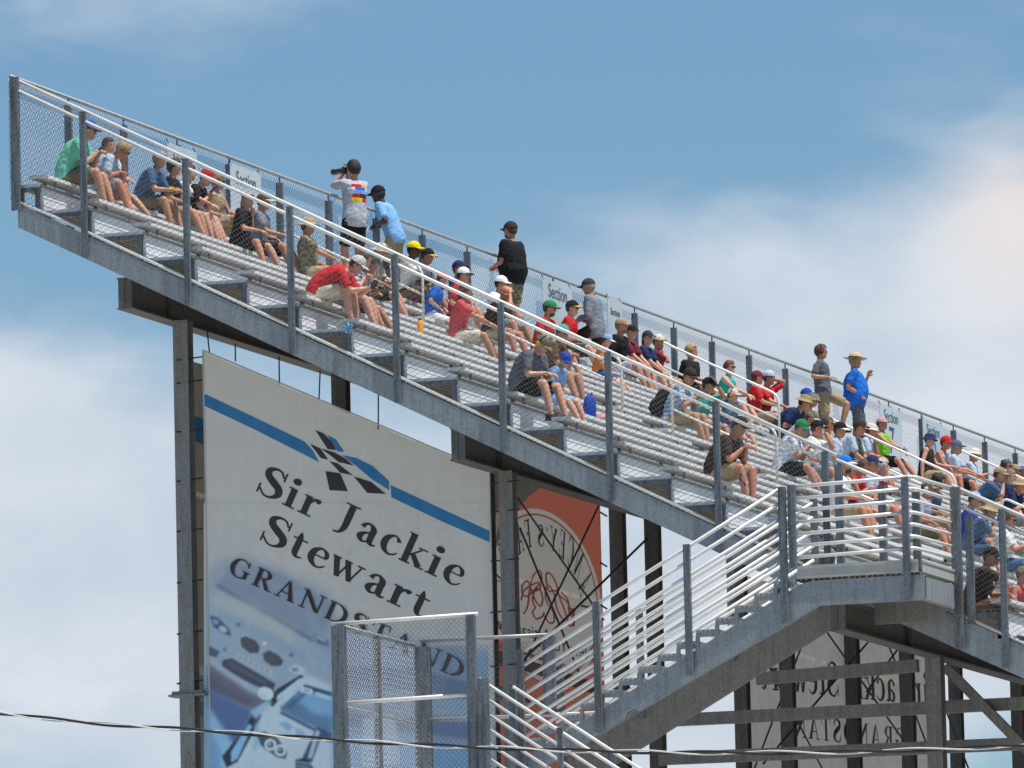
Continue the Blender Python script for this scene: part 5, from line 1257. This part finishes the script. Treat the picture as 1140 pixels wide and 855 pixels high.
p('lb59',935,477,'man in black cap with white brim and pale blue shirt',lean=14,hd=(6,0),h=1.8,top='pblue',bot='grey',hat=('cap','black','white'),skin='t')
p('sage60',957,475,'man in sage green vest over a pale shirt and dark cap',lean=26,hunch=10,hd=(14,0),h=1.8,top='pblue',bot='grey',hat=('cap','dbrown'),skin='r',paint=vest)
p('lime',982,474,'woman in lime green tank top and pale visor cap with knees up',lean=2,hd=(0,0),h=1.70,top='lime',sleeve='none',bot='black',hat=('cap','pink'),hair=('short','hbrown'),skin='t',R_='reach')
p('sun62',970,481,'spectator in white sun hat behind the woman in lime green',lean=20,hd=(20,0),h=1.66,top='pblue',hat=('sunhat','cream'),skin='r')
p('blue63',941,518,'man in royal blue cap with white brim and white shirt above the landing',lean=14,hd=(10,0),h=1.78,top='white',bot='tan',hat=('cap','blue','white'),skin='r',beard=True,R_='knees')
p('red64',961,523,'brown haired woman in red tee looking down beside the blue cap',lean=20,hunch=12,hd=(24,0),h=1.68,top='red',bot='grey',hair=('short','hbrown'),skin='r',R_='phone')
p('navy65',971,516,'man in navy cap beside the white haired man',lean=10,hd=(6,0),top='pblue',bot='lgrey',hat=('cap','navy'),skin='r')
p('white66',982,518,'white haired man in maroon shirt near the landing corner post',lean=12,hd=(8,0),top='maroon',bot='maroon',hair=('short','hwhite'),skin='p')
p('curly',1046,536,'woman with bushy dark hair and slate blue shirt behind the landing corner',lean=16,hunch=10,hd=(14,0),h=1.7,top='slate',bot='tan',hair=('bushy','hblack'),skin='t')
p('camo68',1033,543,'spectator in camouflage cap and lilac grey shirt at the landing corner',lean=18,hd=(12,0),h=1.7,top='lilac',bot='olive',hat=('cap','camo'),skin='r',muffs='white')
p('tank69',1035,486,'boy in navy bucket hat and brown tank top leaning on one hand',lean=8,hd=(10,0),h=1.70,top='dbrown',sleeve='none',bot='khaki',hat=('bucket','navy'),skin='p',R_='side')
p('red70',1053,494,'man in bright red cap and sleeveless lilac shirt',lean=20,hunch=8,hd=(12,0),h=1.78,top='lilac',sleeve='none',bot='pink',hat=('cap','red'),skin='r',R_='reach')
p('blue71',1065,496,'older man in blue cap and pale blue shirt beside the red cap',lean=14,hd=(8,0),h=1.78,top='pblue',bot='black',hat=('cap','denim','slate'),skin='r',beard=True,hair=('short','hgrey'),L_='reach')
p('sun72',1085,508,'man in pale cream sun hat and grey blue shirt behind the aisle rail',lean=12,hd=(12,0),h=1.72,top='pblue',bot='khaki',hat=('sunhat','cream'),skin='r',R_='phone')
p('brn73',1121,514,'brown haired man in sunglasses high at the right edge',lean=8,hd=(4,0),top='denim',bot='grey',hair=('bushy','hbrown'),skin='t',shades=True)
p('cap74',1130,515,'spectator in tan cap behind the brown haired man in sunglasses',lean=8,h=1.7,top='navy',hat=('cap','khaki'),skin='r')
p('kh75',1113,530,'man in khaki cap and denim blue tee leaning forward on the right',lean=36,hunch=12,hd=(10,0),h=1.82,top='denim',bot='khaki',hat=('cap','khaki','tan'),skin='l')
p('brn76',1125,529,'woman with light brown hair beside the man in the denim blue tee',lean=20,hd=(8,0),h=1.68,top='navy',bot='grey',hair=('short','hlight'),skin='p')
p('buck77',1136,541,'man in tan bucket hat and navy tee cut by the right edge',lean=24,hunch=8,hd=(18,0),h=1.8,top='navy',bot='grey',hat=('bucket','tan'),skin='r')
p('cap78',1138,524,'spectator in slate blue cap at the extreme right edge',lean=8,h=1.72,top='slate',hat=('cap','denim'),skin='r')
p('cap79',1085,558,'woman in blue and white cap and royal blue shirt behind the corner fence post',lean=14,hd=(16,0),h=1.7,top='royal',bot='royal',hat=('cap','lblue','cream'),skin='t')
p('hat80',1103,570,'person in tan sun hat and denim shirt bent forward by the lower rail',lean=30,hunch=12,hd=(22,0),h=1.72,top='denim',bot='denim',hat=('sunhat','tan'),skin='t')
p('drk81',1124,578,'man with dark hair and white shirt near the lower aisle rail',lean=14,hd=(10,0),h=1.78,top='white',bot='denim',hair=('short','hbrown'),skin='r',shades=True)
p('brn82',1095,624,'man in dark brown patterned shirt and black cap sitting low with raised knees',hip=(1084,672),Y=.55,lean=10,hunch=18,hd=(8,0),h=1.84,fat=.02,top='dbrown',bot='brown',hat=('cap','black'),skin='l',R_='mouth',L_='knees')
p('tank83',1128,627,'woman in camouflage cap and red tank top at the lower right edge',hip=(1121,662),Y=.7,lean=22,hunch=10,hd=(6,0),h=1.58,top='coral',sleeve='none',bot='khaki',hat=('cap','camo'),skin='t',R_='knees')

# ================= things held, worn or left on the benches =================
def spot(px,py,tread=False):
    best=None
    for j in range(-1,NU):
        X,Z=(XR(j)+.085-.13,TZ(j-1)+.131) if not tread else (XR(j)+.40,TZ(j)+.001)
        A=at(px,py,X=X); y_=A.y
        if y_<.2 or y_>50: continue
        _,q=proj((X,y_,Z)); e=abs(q-py)
        if best is None or e<best[0]: best=(e,Vector((X,y_,Z)))
    return best[1]
def frame(o,d,up=(0,0,1)):
    d=Vector(d).normalized(); u=Vector(up); s_=u.cross(d).normalized(); u=d.cross(s_); return Matrix((d,s_,u)).transposed().to_4x4(),Matrix.Translation(Vector(o))
def xf(mb,M): mb.v=[tuple(M@Vector(v)) for v in mb.v]; return mb
CAMB=pmat('camera_plastic',(.02,.02,.022),.4); LENSG=pmat('lens_glass',(.02,.02,.05),.08)
def make_camera(o,d,label,zoom=.20):
    Rr,T=frame(o,d); M=T@Rr; e=empty('camera',o,label,'camera')
    b=MB(); b.box(-.05,.02,-.07,.07,-.05,.05); b.box(-.045,.02,-.03,.03,.051,.085); b.box(-.06,.0,-.085,-.055,-.05,.04); xf(b,M).build('body',CAMB,e)
    l=MB(); l.tube([(.021,0,0),(.06,0,0),(.065,0,0),(zoom*.7,0,0),(zoom*.72,0,0),(zoom,0,0)],[.036,.036,.042,.042,.048,.048],14); xf(l,M).build('lens',CAMB,e,False)
    g=MB(); g.tube([(zoom+.001,0,0),(zoom+.004,0,0)],[.042,.040],14); xf(g,M).build('front_glass',LENSG,e)
    return e
P_=PP['photog']; hd_=P_['head']; fw=hd_.to_3x3()@Vector((1,0,-.02)); c=hd_@Vector((.165,0,.0)); make_camera(c,fw,'black camera with a long lens held up by the standing photographer',.30)
def mid(k,off=(0,0,0)): q=PP[k]; return (q['HW'][1]+q['HW'][-1])*.5+Vector(off)
q=PP['redpolo']; make_camera(mid('redpolo',(.10,0,.02)),(1,.2,-.3),'small black camera in the hands of the man in the red polo',.12)
def phone(k,label,side=-1):
    q=PP[k]; o=q['HW'][side]+q['dir'][side]*.11+Vector((0,0,.02)); e=empty('phone',o,label,'phone')
    b=MB(); b.box(-.07,.07,-.036,.036,-.005,.005); s_=MB(); s_.box(-.062,.062,-.032,.032,.0055,.007)
    M=Matrix.Translation(o)@Matrix.Rotation(R(-35),4,'Y'); xf(b,M).build('case',CAMB,e); xf(s_,M).build('screen',LENSG,e)
phone('green','black phone held by the man in the mint green shirt'); phone('redcap','black phone held by the man in the red cap and black shirt'); phone('teal47','dark phone held by the woman in the turquoise tee'); phone('plaid','black phone held by the man in the blue plaid shirt')
# orange bottle
o=spot(468,372); e=empty('bottle',o,'orange drinking bottle with black cap standing at the foot of the aisle rail','bottle')
b=MB(); b.tube([o+Vector((0,0,z)) for z in (.0,.01,.19,.215,.225)],[.036,.042,.042,.030,.026],14,pmat('bottle_orange',(.85,.33,.02),.35)); b.build('bottle_body',None,e,True)
b=MB(); b.tube([o+Vector((0,0,z)) for z in (.2255,.245,.255)],[.026,.026,.016],12); b.build('lid',CAMB,e,True)
for px,py,lab in ((486,0,None),(865,548,'clear water bottle with blue label beside the large man in brown'),(413,345,'clear bottle with red and blue label behind the first group of legs')):
    if not lab: continue
    o=spot(px,py,True); e=empty('bottle',o,lab,'bottle')
    b=MB(); b.tube([o+Vector((0,0,z)) for z in (.0,.01,.15,.19,.21)],[.03,.035,.035,.018,.014],12); b.build('bottle_body',pmat('clear_plastic',(.62,.70,.76),.15),e,True)
    b=MB(); b.tube([o+Vector((0,0,z)) for z in (.06,.12)],[.0362,.0362],12,None,False); b.build('label_band',cloth('blue'),e,True)
    b=MB(); b.tube([o+Vector((0,0,z)) for z in (.2105,.23)],[.016,.016],10); b.build('lid',WHITE,e,True)
def pack(o,label,mat,ax=(1,0,0),sc=1.,strap=True,rz=0):
    e=empty('backpack',o,label,'backpack'); b=MB(); ell_loft(b,[(Vector((0,0,z))*sc,(0,0,1),a*sc,w*sc,(0,1,0)) for z,a,w in ((.0,.06,.12),(.02,.095,.16),(.15,.115,.17),(.30,.11,.165),(.40,.085,.14),(.455,.03,.07))],14)
    c=MB(); ell_loft(c,[(Vector((-.10,0,z))*sc,(0,0,1),a*sc,w*sc,(0,1,0)) for z,a,w in ((.04,.02,.08),(.07,.05,.11),(.20,.05,.11),(.24,.02,.07))],12)
    h=MB(); h.tube([Vector((.04,.03*math.cos(t),.445+.04*math.sin(t)))*sc for t in [math.pi*i/6 for i in range(7)]],.008,5)
    M=Matrix.Translation(Vector(o))@Matrix.Rotation(R(rz),4,'Z')@Matrix.Rotation(R(ax if isinstance(ax,(int,float)) else 0),4,'Y')
    xf(b,M).build('bag_body',mat,e,True); xf(c,M).build('pocket',mat,e,True); xf(h,M).build('grab_handle',CAMB,e,True)
    if strap:
        for k in (1,-1):
            s_=MB(); s_.tube([M@Vector(v) for v in ((.08,.09*k,.40),(.18,.10*k,.46),(.27,.10*k,.38),(.28,.11*k,.22),(.16,.14*k,.08),(.08,.14*k,.04))],.014,6); s_.build('strap',mat,e,True)
q=PP['plaid']['P']; pack(q[1]+Vector((-.30,0,-.10)),'black backpack worn by the man in the blue plaid shirt',cloth('black'),ax=24)
pack(spot(657,470),'bright blue backpack on the bench beside the child in blue',cloth('royal'),sc=.75,strap=False)
def softbag(px,py,label,col,tr=False,sc=1.):
    o=spot(px,py,tr); b=MB(); ball(b,o+Vector((0,0,.07*sc)),(.15*sc,.13*sc,.09*sc),None,14,9,None,None,.6,px)
    tag(b.build('bag',cloth(col),None,True),label,'bag')
softbag(131,217,'crumpled red bag on the footboard beside the pale haired man','red',False,.9)
softbag(672,470,'pink patterned bag next to the bright blue backpack','pink',False,.8)
softbag(172,378+0,'dark bag',"char") if 0 else None
# cup and snack
q=PP['drink57']; o=q['HW'][1]+q['dir'][1]*.09; b=MB(); b.tube([o+Vector((0,0,-.06)),o+Vector((0,0,.06))],[.032,.042],12); tag(b.build('cup',WHITE,None,True),'white cup lifted by the man in the black and red cap','cup')
q=PP['brown49']; o=q['HW'][1]+q['dir'][1]*.12+Vector((0,0,.02)); b=MB(); ball(b,o,(.05,.035,.03),None,10,6,None,None,.5,3); tag(b.build('sandwich',cloth('cream'),None,True),'pale sandwich in the hand of the large man in brown','food')
q=PP['lime']; o=q['HW'][-1]+q['dir'][-1]*.12; b=MB(); b.tube([o+Vector((0,0,-.05)),o+Vector((0,0,.07))],[.035,.040],12); tag(b.build('cup',cloth('lgrey'),None,True),'pale cup in the outstretched hand of the woman in lime green','cup')
# tattoo on the calf of the large man in brown: an inked curl lying on the skin
q=PP['brown49']; kn=q['KN'][-1]; an=q['AN'][-1]; ax=(an-kn).normalized(); out=Vector((.15,-1,0)).normalized(); sx=ax.cross(out).normalized(); t=MB()
for i in range(10):
    a=i/9*5.2; p0=kn+ax*(.10+.16*i/9)+sx*(.022*math.sin(a)); pp_=p0+out*.062*(1-.2*i/9); t.beam(pp_-ax*.012,pp_+ax*.012,.022,.006,side=sx)
to=t.build('tattoo',pmat('tattoo_ink',(.05,.06,.07),.6),q['root'])
# teal ribbon tied to the end of a bench bracket
o=at(388,366,Y=-.02); b=MB()
for k,(dx,dz) in enumerate(((-.07,.05),(.06,.07),(-.05,-.07),(.05,-.08),(0,.09))):
    b.tube([o,o+Vector((dx*.6,-.03,dz*.9)),o+Vector((dx*1.1,-.01,dz*.5)),o+Vector((0,-.005*k,0))],.012,5)
tag(b.build('ribbon',cloth('lblue'),None,True),'pale blue ribbon knotted to the mesh below the man in red','ribbon')
# small scribble scratched on the stair stringer
b=MB(); sc=[at(a,c_,Y=YF-.004) for a,c_ in ((697,800),(700,793),(707,790),(712,796),(706,802),(701,797),(708,793),(714,799),(710,806))]
b.tube(sc,.004,4); b.build('scribble',BLACK,st)
# ---------------- lift everything from stand coordinates to the ground ----------------
for o in list(scn.objects):
    if o.parent is None and o.type!='CAMERA': o.location.z+=GZ
